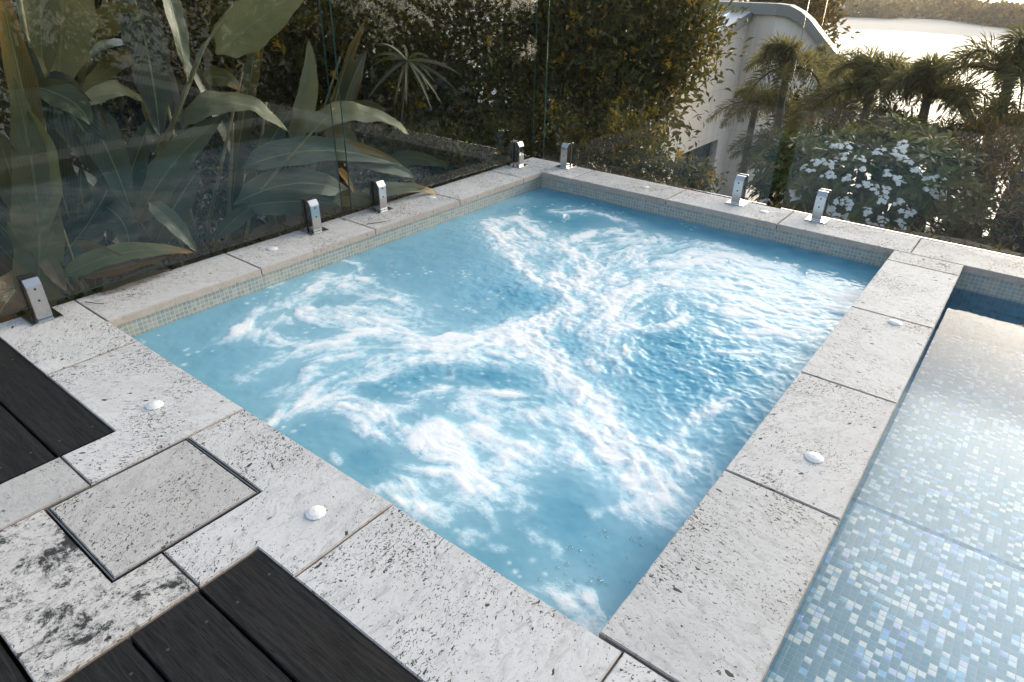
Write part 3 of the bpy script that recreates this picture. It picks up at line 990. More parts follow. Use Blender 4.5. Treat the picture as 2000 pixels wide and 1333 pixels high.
def lic(src, n, step=1.0):
    acc = src.copy()
    cnt = 1.0
    for sgn in (1, -1):
        pi = np.broadcast_to(np.arange(NXW)[:, None], (NXW, NYW)).astype(float).copy()
        pj = np.broadcast_to(np.arange(NYW)[None, :], (NXW, NYW)).astype(float).copy()
        dxp, dyp = VX * sgn, VY * sgn
        for k in range(n):
            pi += dxp * step
            pj += dyp * step
            a = np.clip(np.rint(pi).astype(int), 0, NXW - 1)
            q = np.clip(np.rint(pj).astype(int), 0, NYW - 1)
            acc += src[a, q]
            cnt += 1
            nx_, ny_ = VX[a, q], VY[a, q]
            s_ = np.sign(nx_ * dxp + ny_ * dyp)
            s_[s_ == 0] = 1
            dxp, dyp = nx_ * s_, ny_ * s_
    acc /= cnt
    return (acc - acc.mean()) / acc.std()


r_ = np.random.default_rng(5)
L1 = lic(r_.random((NXW, NYW)), 7)
L2 = lic(vnoise(0.04, 91) + 0.5 * vnoise(0.018, 95), 14)
L3 = lic(vnoise(0.085, 191), 22)
tur = fbm(0.10, 611, 5, 0.62)
tur = (tur - tur.mean()) / tur.std()
tur2 = fbm(0.035, 711, 3, 0.6)
tur2 = (tur2 - tur2.mean()) / tur2.std()
SOFT = blur(ENV, 0.030)
raw = 0.70 * ENV + 0.62 * SOFT - 0.24 + SOFT ** 0.5 * (0.15 * L2 + 0.17 * L3 + 0.04 * L1 + 0.17 * tur + 0.07 * tur2)
FO = np.clip(raw, 0, 1.15) / 1.15
FO = FO ** 1.42 * np.clip(0.90 + 0.06 * L2 + 0.03 * L1 + 0.05 * L3, 0.3, 1.0)
MILK = np.clip(1.55 * blur(ENV, 0.065) - 0.06 + 0.10 * tur * SOFT, 0, 1)
thin = smooth(ENV, 0.08, 0.5) * smooth(0.6 * L2 + 0.5 * L3 + 0.5 * tur, 0.1, 2.4) * 0.55
FO = np.clip(np.maximum(FO, thin), 0, 1)
FO = np.clip(FO + 0.6 * (FO - blur(FO, 0.012)) + 0.4 * (FO - blur(FO, 0.04)), 0, 1)
FO_BASE = blur(FO, 0.008)
for k in range(420):          # loose flecks and small rafts of froth on the calmer water
    cx_, cy_ = r_.uniform(.03, W - .03), r_.uniform(.03, L - .03)
    if k % 6 == 0: grp = (cx_, cy_)
    if k % 6: cx_, cy_ = grp[0] + r_.normal(0, .05), grp[1] + r_.normal(0, .05)
    sg = r_.uniform(.0035, .008) * (1.5 if k % 11 == 0 else 1)
    i0, j0 = int((cx_ - wx[0]) / DX), int((cy_ - wy[0]) / DX)
    if not (8 < i0 < NXW - 8 and 8 < j0 < NYW - 8): continue
    sl = (slice(i0 - 7, i0 + 8), slice(j0 - 7, j0 + 8))
    FO[sl] = np.maximum(FO[sl], r_.uniform(.2, .55) * np.exp(-((WX[sl] - cx_) ** 2 + (WY[sl] - cy_) ** 2) / (2 * sg * sg)))
DEEPF = np.clip(DEEPF + 0.12 * (tur * 0.5), 0, 1)
chop = fbm(0.15, 811, 4, 0.5) - 0.5
ridge = 1 - np.abs(2 * fbm(0.075, 911, 3, 0.55) - 1) * 2.2
WH = WZ + 0.010 * (fbm(0.5, 1001, 2) - 0.5) + WAVEF * (0.017 * chop + 0.005 * ridge) + 0.005 * FO_BASE + 0.0006 * L2 * (0.25 + WAVEF) + 0.0003 * L1 * FO + 0.0042 * (fbm(0.09, 1101, 3) - 0.5)
me = bpy.data.meshes.new('spa_water')
ii = np.arange(NXW * NYW).reshape(NXW, NYW)
quads = np.stack([ii[:-1, :-1], ii[1:, :-1], ii[1:, 1:], ii[:-1, 1:]], -1).reshape(-1, 4)
me.vertices.add(NXW * NYW)
me.vertices.foreach_set('co', np.stack([WX, WY, WH], -1).ravel())
me.loops.add(quads.size)
me.loops.foreach_set('vertex_index', quads.ravel().astype(np.int32))
me.polygons.add(len(quads))
me.polygons.foreach_set('loop_start', (np.arange(len(quads)) * 4).astype(np.int32))
me.polygons.foreach_set('use_smooth', np.ones(len(quads), bool))
me.update(calc_edges=True)
att = me.color_attributes.new('foam', 'FLOAT_COLOR', 'POINT')
att.data.foreach_set('color', np.stack([FO, DEEPF, WAVEF, MILK], -1).ravel())
tag(link_obj('spa_water', me, M['spa_water']), kind='structure')


def water_h(x, y):
    i = int(np.clip(round((x - wx[0]) / DX), 0, NXW - 1))
    j = int(np.clip(round((y - wy[0]) / DX), 0, NYW - 1))
    return WH[i, j]


# loose bubbles: caps floating on the surface, in small rafts
bub = MB()
BUB = []
for (px, py, n, s) in [(1110,1140,5,.011),(1150,1170,4,.011),(1130,1180,5,.009),(1175,1205,3,.008),(1330,920,16,.006),(1290,880,14,.006),(1260,960,12,.006),(1360,860,16,.006),(1400,820,18,.006),
                       (1450,770,18,.006),(1500,730,16,.006),(1430,700,14,.006),(1560,700,14,.006),(1380,790,12,.006),(1200,1050,12,.007),(1230,1020,12,.007),(1110,1090,8,.006),(1260,1060,8,.006),
                       (1400,745,10,.006),(1320,790,10,.006),(1480,790,10,.006),(460,615,10,.006),(420,690,8,.006),(510,575,10,.006),(640,500,10,.006),(760,510,10,.006),(800,490,8,.006),
                       (700,520,8,.006),(850,505,10,.006),(890,510,6,.006),(740,900,8,.006),(700,930,8,.006),(600,860,8,.006),(1090,400,8,.007),(1180,400,8,.007),(1330,430,8,.007),(1420,470,8,.007),(1600,540,8,.007)]:
    c0 = at_z(px, py, WZ)
    for k in range(n):
        cl = c0 + np.array([rng.normal(0, 0.09), rng.normal(0, 0.11), 0])
        for q in range(rng.integers(1, 5)):
            x, y = cl[0] + rng.normal(0, s * 1.9), cl[1] + rng.normal(0, s * 1.9)
            if not (0.02 < x < W - 0.02 and 0.02 < y < L - 0.02): continue
            BUB.append((x, y, s * rng.uniform(0.35, 0.95)))
for (x, y, r) in BUB:
    z = water_h(x, y) - 0.001
    vv, ff = [], []
    for k, (rr, zz) in enumerate(((1.0, 0.0), (0.86, 0.45), (0.5, 0.78))):
        for i in range(8):
            vv.append((x + r * rr * math.cos(i * math.pi / 4), y + r * rr * math.sin(i * math.pi / 4), z + r * zz))
    vv.append((x, y, z + r * 0.9))
    for k in range(2):
        for i in range(8):
            j = (i + 1) % 8
            ff.append((k * 8 + i, k * 8 + j, k * 8 + 8 + j, k * 8 + 8 + i))
    for i in range(8): ff.append((16 + i, 16 + (i + 1) % 8, 24))
    bub.add(vv, ff)
T = NT('bubble_film')
fac = fresnel_fac(T, 0.05, None, 3.5)
gl = T.n('BsdfGlossy', Roughness=0.05)
tr = T.n('BsdfTransparent', Color=(.93, .96, .97))
M['bubble'] = T.surf(T.n('MixShader', Fac=fac, i1=tr.outputs[0], i2=gl.outputs[0]))
tag(bub.build('foam_bubbles', M['bubble'], smooth=True), kind='stuff')

# ------------------------------------------------------------------ broad ginger leaves behind the side glass
def bez(p0, p1, p2, t):
    return (1 - t) ** 2 * p0 + 2 * t * (1 - t) * p1 + t * t * p2


def leaf_blade(name, parent, p0, p1, p2, width, roll=0.0, up=0.0, fold=0.25, ripple=0.03, col=(.05, .075, .03), tip=None, mat='leaf', seed=0, nseg=20):
    """leaf blade along a curve; facing the pool when roll = 0"""
    r = np.random.default_rng(seed + 1000)
    p0, p1, p2 = (np.asarray(p, float) for p in (p0, p1, p2))
    nc = 9
    V, UV, C = [], [], []
    ph = r.uniform(0, 6.28, 3)
    edge = r.uniform(0.2, 0.9)
    for i in range(nseg + 1):
        t = i / nseg
        c0 = bez(p0, p1, p2, t)
        tg = bez(p0, p1, p2, min(1, t + .02)) - bez(p0, p1, p2, max(0, t - .02))
        tg /= np.linalg.norm(tg) + 1e-9
        view = np.array([0.87, -0.39, 0.30]) * (1 - up) + np.array([0.15, 0.1, 1.0]) * up
        side = np.cross(tg, view)
        side /= np.linalg.norm(side) + 1e-9
        nr = np.cross(side, tg)
        a = roll * (0.6 + 0.6 * t)
        s2 = math.cos(a) * side + math.sin(a) * nr
        n2 = np.cross(s2, tg)
        w = width * 0.5 * (math.sin(math.pi * min(1, t ** 0.78)) ** 0.62) * (1 - 0.25 * t)
        if t < 0.06: w = max(w * 0.5, width * 0.03)
        for k in range(nc):
            u = k / (nc - 1) * 2 - 1
            off = fold * abs(u) * w + ripple * width * abs(u) ** 1.5 * math.sin(t * 15 + ph[0] + (1.3 if u > 0 else 0)) + 0.4 * ripple * width * math.sin(t * 31 + ph[1] + u)
            wob = 1 + 0.05 * math.sin(t * 23 + ph[2] + 2 * (u > 0))
            V.append(c0 + s2 * u * w * wob + n2 * off)
            UV.append((0.5 + 0.5 * u, t))
            cc = np.array(col, float) * np.array([.74, .65, .48]) * (0.9 + 0.2 * r.random())
            eb = smooth(np.array(abs(u) + 0.16 * math.sin(t * 19 + ph[0]) + 0.12 * math.sin(t * 41 + ph[2] * 2)), 0.95, 1.15) * edge
            cc = cc * (1 - eb) + np.array((.20, .10, .03)) * eb
            if tip is not None:
                q = smooth(np.array(t + 0.25 * abs(u) * (0.5 + 0.5 * math.sin(9 * t + ph[1]))), 0.72, 1.05)
                cc = cc * (1 - q) + np.array(tip) * q
            C.append(cc)
    ff = [(i * nc + k, i * nc + k + 1, (i + 1) * nc + k + 1, (i + 1) * nc + k) for i in range(nseg) for k in range(nc - 1)]
    m_ = MB()
    m_.add(V, ff, color=np.array(C), uvs=UV)
    return m_.build(name, M[mat], parent, smooth=True)


OLIVE, DARK, GREY, YEL, TEAL = (.17, .165, .065), (.022, .036, .022), (.10, .125, .085), (.20, .16, .035), (.035, .065, .052)
ORANGE = (.50, .20, .03)
BROWN = (.16, .075, .025)


def P_(px, py, x): return at_x(px, py, x)


def width_m(px, p): return px / (FPX / np.dot(p - CAMN, RM[:, 2]))


def ginger(loc, label, stems, leaves):
    root = empty('ginger_plant', tuple(loc), label, 'plant', 'broad leaved plants behind the glass')
    for s in stems:
        pts = [P_(*q) for q in s[0]]
        pp = [np.array(q) for q in pts]
        res = []
        for i in range(len(pp) - 1):
            for t in np.linspace(0, 1, 6)[:-1]: res.append(pp[i] * (1 - t) + pp[i + 1] * t)
        res.append(pp[-1])
        m_ = MB()
        m_.tube(res, np.linspace(s[1], s[2], len(res)), 9)
        m_.build('stem', M['stem'], root, True)
    for k, lf in enumerate(leaves):
        a, q, c_, wpx = lf[:4]
        kw = dict(lf[4]) if len(lf) > 4 else {}
        A, Q, C_ = P_(*a), P_(*q), P_(*c_)
        leaf_blade('leaf', root, A, Q, C_, width_m(wpx, (A + C_) / 2), seed=int(abs(a[0]) * 7 + abs(a[1]) * 3 + k), **kw)
    return root


ginger(P_(60, 560, -.62) * np.array([1, 1, 0]) + np.array([0, 0, -0.3]), 'leftmost broad leaved plant with large spotted olive leaves against the glass',
       [([(52, 545, -.60), (80, 430, -.62), (100, 330, -.66), (70, 180, -.72), (30, -40, -.8)], .016, .013)],
       [((66, 640, -.50), (100, 420, -.5), (25, 150, -.56), 95, dict(col=OLIVE, mat='leaf_spot', fold=.2)),
        ((60, 470, -.52), (128, 330, -.48), (52, 210, -.52), 70, dict(col=(.20, .20, .08), mat='leaf_spot', roll=.4)),
        ((70, 300, -.7), (40, 150, -.62), (-10, -60, -.6), 60, dict(col=(.15, .12, .04), tip=ORANGE, roll=-.5)),
        ((35, 420, -.66), (20, 300, -.6), (-20, 250, -.55), 60, dict(col=OLIVE)),
        ((60, 540, -.6), (20, 560, -.5), (-25, 660, -.42), 70, dict(col=BROWN, roll=.3)),
        ((70, 520, -.56), (30, 470, -.5), (15, 430, -.46), 28, dict(col=(.22, .2, .09), roll=.5))])
ginger(P_(240, 500, -.95) * np.array([1, 1, 0]) + np.array([0, 0, -0.4]), 'tall leaning plant with a thick tan stem and a big pale leaf at the top',
       [([(248, 500, -.85), (285, 370, -.82), (330, 260, -.8), (368, 165, -.78), (398, 90, -.76)], .017, .013), ([(368, 165, -.78), (400, 90, -.74), (455, 10, -.72)], .013, .004),
        ([(245, 500, -.86), (300, 330, -.82), (345, 262, -.80)], .008, .006)],
       [((422, 105, -.74), (510, 30, -.62), (605, -35, -.6), 95, dict(col=(.30, .30, .14), fold=.18, up=.15)),
        ((262, 445, -.8), (330, 300, -.72), (438, 226, -.66), 70, dict(col=(.12, .16, .11), up=.25)),
        ((355, 250, -.74), (450, 145, -.62), (568, 262, -.58), 60, dict(col=(.24, .26, .17), up=.55, ripple=.06)),
        ((255, -30, -.9), (300, 120, -.70), (312, 268, -.62), 84, dict(col=DARK, fold=.15)),
        ((320, -40, -.92), (350, 60, -.76), (368, 165, -.70), 44, dict(col=(.09, .12, .095), roll=.7)),
        ((312, 200, -.70), (296, 330, -.6), (318, 262, -.5), 40, dict(col=TEAL)),
        ((395, 165, -.95), (430, 130, -.9), (470, 178, -.86), 40, dict(col=(.10, .10, .035), tip=ORANGE)),
        ((60, 168, -.75), (160, 190, -.66), (175, 245, -.60), 60, dict(col=(.075, .10, .05), roll=.2))])
ginger(P_(150, 420, -1.0) * np.array([1, 1, 0]) + np.array([0, 0, -0.4]), 'dense plant with wide olive leaves hanging beside the dark leaf',
       [([(118, 520, -1.0), (125, 300, -1.0), (140, 100, -1.0), (150, -60, -1.0)], .018, .015), ([(215, 470, -1.05), (190, 250, -1.05), (200, 60, -1.0), (210, -60, -1.0)], .016, .013)],
       [((122, -60, -.95), (120, 60, -.80), (112, 182, -.78), 132, dict(col=(.24, .225, .09), fold=.12, ripple=.05, mat='leaf_spot')),
        ((80, -60, -.92), (78, 60, -.84), (84, 170, -.80), 70, dict(col=(.20, .19, .075), fold=.2)),
        ((175, 70, -.95), (230, 10, -.86), (285, 34, -.80), 56, dict(col=(.22, .20, .08), roll=-.2)),
        ((210, 20, -.96), (170, 120, -.9), (150, 200, -.86), 46, dict(col=(.10, .095, .045), roll=.8)),
        ((268, 92, -.95), (215, 70, -.82), (165, 118, -.76), 34, dict(col=(.22, .28, .30), up=.75)),
        ((270, 100, -.95), (210, 130, -.82), (155, 190, -.78), 46, dict(col=OLIVE, roll=-.4)),
        ((300, 222, -.85), (235, 140, -.72), (136, 222, -.66), 62, dict(col=(.22, .24, .18), up=.6, ripple=.05)),
        ((70, 150, -.82), (140, 190, -.7), (255, 420, -.62), 96, dict(col=(.030, .055, .042), fold=.15)),
        ((150, 205, -.80), (200, 240, -.62), (262, 430, -.58), 80, dict(col=(.045, .07, .05), fold=.2)),
        ((220, 470, -.85), (260, 300, -.74), (300, 228, -.72), 56, dict(col=TEAL)),
        ((100, 520, -.9), (190, 440, -.7), (240, 300, -.8), 70, dict(col=(.03, .05, .04)))])
ginger(P_(420, 480, -.85) * np.array([1, 1, 0]) + np.array([0, 0, -0.4]), 'plant with a slanting bare cane and long teal leaves near the panel gap',
       [([(412, 480, -.62), (470, 415, -.58), (540, 335, -.54), (600, 268, -.50), (652, 211, -.46)], .0135, .006), ([(470, 520, -.95), (500, 350, -.95), (520, 200, -.95)], .011, .008),
        ([(440, 520, -1.0), (450, 350, -1.0), (455, 240, -1.0)], .012, .009)],
       [((570, 285, -.75), (612, 190, -.66), (603, 78, -.60), 46, dict(col=(.30, .32, .28), fold=.45, up=.2)),
        ((486, 180, -.95), (492, 130, -.9), (502, 78, -.86), 34, dict(col=(.05, .06, .03), tip=ORANGE)),
        ((590, 262, -.62), (690, 180, -.50), (802, 264, -.44), 56, dict(col=(.28, .30, .22), up=.55, ripple=.05)),
        ((470, 330, -.62), (620, 262, -.50), (775, 322, -.42), 62, dict(col=(.07, .11, .095), up=.35)),
        ((600, 290, -.58), (690, 268, -.48), (782, 320, -.40), 22, dict(col=(.42, .26, .09), roll=-.2, mat='leaf_spot')),
        ((640, 300, -.60), (720, 300, -.46), (812, 348, -.38), 56, dict(col=(.06, .10, .085), up=.3)),
        ((760, 310, -.62), (810, 300, -.52), (876, 326, -.46), 30, dict(col=(.07, .09, .05), roll=-.3)),
        ((455, 400, -.58), (600, 320, -.48), (700, 392, -.40), 66, dict(col=(.055, .09, .075), up=.35)),
        ((480, 405, -.50), (560, 385, -.42), (665, 400, -.38), 52, dict(col=(.05, .08, .065), roll=-.3)),
        ((690, 398, -.44), (770, 352, -.37), (860, 379, -.245), 38, dict(col=(.24, .27, .22), tip=(.30, .19, .06), up=.6)),
        ((660, 330, -.40), (675, 340, -.34), (692, 378, -.30), 15, dict(col=(.62, .30, .06), tip=(.6, .28, .05), fold=.5)),
        ((640, 280, -.7), (668, 240, -.62), (700, 300, -.56), 50, dict(col=(.26, .26, .21), up=.4)),
        ((500, 330, -.8), (535, 260, -.76), (570, 215, -.72), 40, dict(col=TEAL)),
        ((520, 400, -.9), (530, 280, -.86), (545, 230, -.84), 44, dict(col=(.09, .13, .13), fold=.3)),
        ((548, 325, -.62), (562, 300, -.58), (590, 290, -.55), 22, dict(col=(.2, .22, .2), roll=.5)),
        ((640, 250, -.9), (690, 190, -.84), (755, 216, -.80), 36, dict(col=(.09, .085, .035), roll=-.4)),
        ((650, 395, -.36), (690, 372, -.335), (735, 400, -.33), 40, dict(col=(.15, .14, .08), roll=-.6))])
ginger(P_(260, 540, -.7) * np.array([1, 1, 0]) + np.array([0, 0, -0.3]), 'low plant with a browning leaf lying along the foot of the glass',
       [([(150, 560, -.6), (140, 500, -.62), (120, 440, -.65)], .010, .007)],
       [((118, 545, -.44), (230, 470, -.40), (378, 494, -.36), 44, dict(col=(.15, .17, .07), tip=(.48, .22, .05), up=.4, mat='leaf_spot')),
        ((150, 470, -.5), (215, 500, -.44), (270, 515, -.36), 34, dict(col=(.26, .15, .08), tip=(.3, .2, .12), roll=-.6)),
        ((290, 395, -.55), (340, 430, -.45), (385, 494, -.39), 40, dict(col=(.12, .15, .14), roll=.4)),
        ((85, 500, -.5), (105, 530, -.45), (128, 568, -.36), 36, dict(col=(.24, .15, .10), roll=.3)),
        ((150, 540, -.46), (250, 520, -.40), (330, 500, -.36), 30, dict(col=(.24, .12, .05), roll=-.8)),
        ((200, 400, -.75), (260, 430, -.6), (250, 500, -.55), 60, dict(col=(.035, .055, .045))),
        ((420, 470, -.6), (470, 400, -.5), (560, 380, -.5), 36, dict(col=(.05, .08, .07), roll=-.4)),
        ((300, 480, -.8), (350, 380, -.7), (390, 330, -.7), 60, dict(col=(.03, .05, .045)))])
# same plant filling the bed behind, gap shade put into its dark leaf colours
k = 0
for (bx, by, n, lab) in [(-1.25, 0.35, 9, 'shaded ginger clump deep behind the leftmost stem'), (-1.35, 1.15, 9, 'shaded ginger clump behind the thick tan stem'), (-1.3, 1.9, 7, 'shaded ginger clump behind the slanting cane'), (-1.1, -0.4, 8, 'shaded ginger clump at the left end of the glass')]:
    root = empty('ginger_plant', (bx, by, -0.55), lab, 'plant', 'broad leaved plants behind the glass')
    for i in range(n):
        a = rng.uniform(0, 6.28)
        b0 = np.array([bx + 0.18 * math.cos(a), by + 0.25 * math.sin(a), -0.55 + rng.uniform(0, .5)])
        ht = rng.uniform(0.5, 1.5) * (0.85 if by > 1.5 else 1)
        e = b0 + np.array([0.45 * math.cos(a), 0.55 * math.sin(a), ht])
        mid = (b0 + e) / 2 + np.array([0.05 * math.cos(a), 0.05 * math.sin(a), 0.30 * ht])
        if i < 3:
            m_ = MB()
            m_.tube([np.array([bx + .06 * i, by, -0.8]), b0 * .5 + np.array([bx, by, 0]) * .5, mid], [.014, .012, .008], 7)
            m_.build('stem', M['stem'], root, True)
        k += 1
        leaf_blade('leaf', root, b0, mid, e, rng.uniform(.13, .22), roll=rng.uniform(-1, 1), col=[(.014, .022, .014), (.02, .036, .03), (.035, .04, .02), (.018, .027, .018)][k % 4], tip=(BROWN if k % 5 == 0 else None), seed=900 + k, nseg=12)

a, q = at_z(196, 574, .012), at_z(338, 528, .012)
dead = leaf_blade('fallen_leaf', None, a, (a + q) / 2 + np.array([0.02, 0, .03]), q, .075, up=1.0, col=(.05, .04, .035), seed=5, fold=.5)
tag(dead, 'dark dead leaf lying on the left coping under the glass', 'leaf')
for (p0, p1, lab) in (((166, 590), (203, 594), 'tiny twig on the coping beside the nearest steel clamp'), ((716, 438), (762, 431), 'thin curved twig on the coping beside the third steel clamp')):
    a, q = at_z(*p0, .004), at_z(*p1, .004)
    m_ = MB()
    m_.tube([a, (a + q) / 2 + np.array([.012, 0, .002]), q], [.0022, .002, .0012], 6)
    tag(m_.build('twig', M['bark'], None, True), lab, 'twig', 'twigs on the coping')

# ------------------------------------------------------------------ small leaved shrubs and trees
def leaf_cards(mb, pos, out, size, colors, r, aspect=0.42, droop=0.0, spread=0.9):
    """many small folded leaves; pos, out: (n,3)"""
    n = len(pos)
    d = out + r.normal(0, spread, (n, 3))
    d[:, 2] -= droop
    d /= np.linalg.norm(d, axis=1, keepdims=True) + 1e-9
    s = np.cross(d, r.normal(0, 1, (n, 3)) + np.array([0, 0, 1.2]))
    s /= np.linalg.norm(s, axis=1, keepdims=True) + 1e-9
    nn = np.cross(s, d)
    ln = size * r.uniform(0.6, 1.3, (n, 1))
    wd = ln * aspect * 0.5
    p0 = pos
    pm = pos + d * ln * 0.5 + nn * ln * 0.06
    p1 = pos + d * ln
    a = pm + s * wd - nn * ln * 0.0 + nn * wd * 0.35
    b = pm - s * wd + nn * wd * 0.35
    V = np.stack([p0, a, p1, b, pm], 1).reshape(-1, 3)
    base = np.arange(n)[:, None] * 5
    F = np.concatenate([base + np.array([[0, 1, 4]]), base + np.array([[1, 2, 4]]), base + np.array([[2, 3, 4]]), base + np.array([[3, 0, 4]])], 0)
    mb.add(V, F.tolist(), color=np.repeat(colors, 5, axis=0))


def pick(palette, weights, n, r, var=0.25):
    pal = np.array(palette, float)
    w = np.array(weights, float)
    c = pal[r.choice(len(pal), n, p=w / w.sum())]
    return c * r.uniform(1 - var, 1 + var, (n, 1))


def crown_points(blobs, n, r, clump=0.14, per=26, inner=0.55):
    """leaf positions in clumps near the surfaces of several ellipsoids"""
    vol = np.array([b[3] * b[4] * b[5] for b in blobs]) ** 0.67
    nc = max(1, n // per)
    which = r.choice(len(blobs), nc, p=vol / vol.sum())
    B = np.array(blobs, float)[which]
    d = r.normal(0, 1, (nc, 3))
    d /= np.linalg.norm(d, axis=1, keepdims=True)
    rad = r.uniform(inner, 1.08, (nc, 1))
    cc = B[:, :3] + d * rad * B[:, 3:6]
    idx = np.repeat(np.arange(nc), per)
    sp = r.normal(0, 1, (nc * per, 3)) * clump * r.uniform(0.5, 1.3, (nc, 1))[idx]
    pos = cc[idx] + sp
    out = d[idx] * 0.8 + sp / (clump + 1e-6) * 0.4 + np.array([0, 0, 0.25])
    return pos, out, idx


def shrub(name, label, cat, group, blobs, n, size, palette, weights, seed, base, clump=0.14, per=26, aspect=0.42, accents=None, part='foliage', inner=0.55, stems=5, mat='foliage', spread=0.9, droop=0.0):
    r = np.random.default_rng(seed)
    root = empty(name, tuple(base), label, cat, group)
    pos, out, idx = crown_points(blobs, n, r, clump, per, inner)
    tone = np.exp(r.normal(-0.15, 0.50, (idx.max() + 1, 1)))[idx].clip(.2, 2.2)
    col = pick(palette, weights, len(pos), r) * tone
    mb = MB()
    leaf_cards(mb, pos, out, size, col, r, aspect, droop, spread)
    mb.build(part, M[mat], root)
    if accents:
        acol, ratio, asz = accents
        nc = idx.max() + 1
        sel = r.random(nc) < ratio
        B = np.array(blobs)
        cen = np.array([pos[idx == i].mean(0) for i in np.nonzero(sel)[0][:260]])
        if len(cen):
            m2 = MB()
            rep = np.repeat(np.arange(len(cen)), 14)
            mid = B[:, :3].mean(0)
            o_ = cen - mid
            o_ /= np.linalg.norm(o_, axis=1, keepdims=True) + 1e-9
            p = cen[rep] + o_[rep] * 0.05 + r.normal(0, 0.025, (len(rep), 3))
            leaf_cards(m2, p, o_[rep] + np.array([0, 0, .5]), asz, pick([acol], [1], len(rep), r, 0.35), r, 0.4)
            m2.build('young_leaves', M[mat], root)
    mb = MB()
    for k in range(stems):
        b = blobs[k % len(blobs)]
        e = np.array(b[:3]) + r.normal(0, 0.25, 3) * np.array(b[3:6])
        s = np.array(base) + np.array([r.normal(0, .1), r.normal(0, .1), 0])
        m = (s + e) / 2 + r.normal(0, .12, 3)
        mb.tube([s, m, e], [0.05 * (b[3] + .4), 0.035 * (b[3] + .4), 0.012], 7)
    mb.build('branches', M['bark'], root, True)
    return root


GRN = [(.042, .050, .016), (.070, .072, .021), (.11, .10, .028), (.20, .14, .024), (.022, .027, .011), (.26, .13, .018)]
GW = [5, 5, 3, .7, 4, .5]
YELLOW = (.62, .38, .03)


def blob(px, py, yp, rpx, ry=None, sq=1.0, rz=1.0):
    p = at_y(px, py, yp)
    k = np.dot(p - CAMN, RM[:, 2]) / FPX
    return (p[0], p[1], p[2], rpx * k * sq, (ry if ry else rpx * k), rpx * k * rz)


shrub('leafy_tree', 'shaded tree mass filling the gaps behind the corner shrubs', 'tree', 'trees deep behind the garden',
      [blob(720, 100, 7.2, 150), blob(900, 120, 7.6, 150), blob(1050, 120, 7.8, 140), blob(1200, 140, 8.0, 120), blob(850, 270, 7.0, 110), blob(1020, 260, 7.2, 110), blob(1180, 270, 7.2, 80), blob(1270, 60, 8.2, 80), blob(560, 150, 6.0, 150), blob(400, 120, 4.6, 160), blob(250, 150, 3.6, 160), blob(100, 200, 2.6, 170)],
      11000, .17, [(.016, .019, .009), (.026, .027, .011), (.011, .013, .007)], [4, 2, 4], 10, (-4, 7.5, -3.5), clump=.25)  # deep shade between the shrubs is put into this dark leaf palette
SG = 'dense shrubs behind the glass corner'
shrub('dense_shrub', 'tall dark shrub filling the view behind the left glass corner', 'shrub', SG,
      [blob(720, 60, 4.2, 150), blob(860, 40, 4.9, 160), blob(980, 90, 5.3, 140), blob(830, 190, 4.9, 130), blob(960, 230, 5.2, 110), blob(720, 200, 4.4, 110), blob(900, 290, 5.0, 70), blob(800, -60, 4.9, 140), blob(1000, -50, 5.6, 140)],
      14000, .105, GRN, [6, 5, 3, .4, 6, .3], 11, (-2.4, 5.0, -2.2), accents=(YELLOW, .16, .07))
shrub('dense_shrub', 'big shrub with sunlit orange tipped right side in front of the pale house', 'shrub', SG,
      [blob(1130, 60, 6.0, 120), blob(1220, 30, 6.4, 130), blob(1300, 80, 6.6, 100), blob(1340, 60, 6.7, 65), blob(1150, 180, 5.9, 110), blob(1240, 170, 6.3, 100), blob(1275, 190, 6.4, 55), blob(1180, 270, 5.7, 70), blob(1080, 200, 5.6, 80), blob(1375, 90, 6.7, 30), blob(1330, 150, 6.6, 36), blob(1250, -60, 6.6, 100), blob(1100, -40, 6.2, 120)],
      22000, .094, [(.055, .070, .024), (.09, .10, .032), (.15, .15, .04), (.26, .19, .035), (.03, .042, .018), (.36, .19, .028)], [5, 5, 3, 1.4, 3, 1.1], 12, (-.6, 6.3, -2.8), accents=(YELLOW, .26, .075))
shrub('dense_shrub', 'lower shrub with yellow young leaves below the house window', 'shrub', SG,
      [blob(1255, 300, 4.9, 55), blob(1365, 345, 4.85, 26), blob(1215, 280, 5.0, 50), blob(1310, 345, 4.7, 34), blob(1250, 330, 4.6, 34)], 3000, .06,
      [(.05, .06, .02), (.09, .09, .025), (.15, .12, .025), (.03, .04, .016)], [4, 3, 2, 3], 13, (.5, 4.9, -1.0), accents=(YELLOW, .22, .06), clump=.09)
shrub('dense_shrub', 'dark shrub tucked low behind the corner glass joint', 'shrub', SG,
      [blob(1060, 260, 4.7, 60), blob(980, 270, 4.5, 40), blob(1120, 290, 4.6, 46), blob(900, 310, 4.3, 40), blob(830, 300, 4.0, 40)], 3600, .062, GRN, [4, 5, 3, 1.0, 3, .4], 14, (-.5, 4.6, -.9), accents=(YELLOW, .05, .05), clump=.09)
shrub('dense_shrub', 'dark brown hedge mass high behind the broad leaves', 'shrub', SG,
      [blob(560, 40, 3.6, 140), blob(450, 10, 2.8, 120), blob(600, 170, 3.6, 110), blob(520, 260, 3.0, 90), blob(330, 40, 2.2, 130), blob(200, 120, 1.8, 130), blob(560, 330, 3.0, 70), blob(80, 60, 1.4, 120), blob(380, 260, 2.4, 110)],
      10000, .115, [(.03, .038, .013), (.055, .055, .016), (.12, .085, .018), (.014, .017, .008), (.22, .12, .02)], [5, 4, 1.2, 6, .5], 15, (-2.6, 2.8, -2.0), accents=((.55, .28, .02), .08, .07))
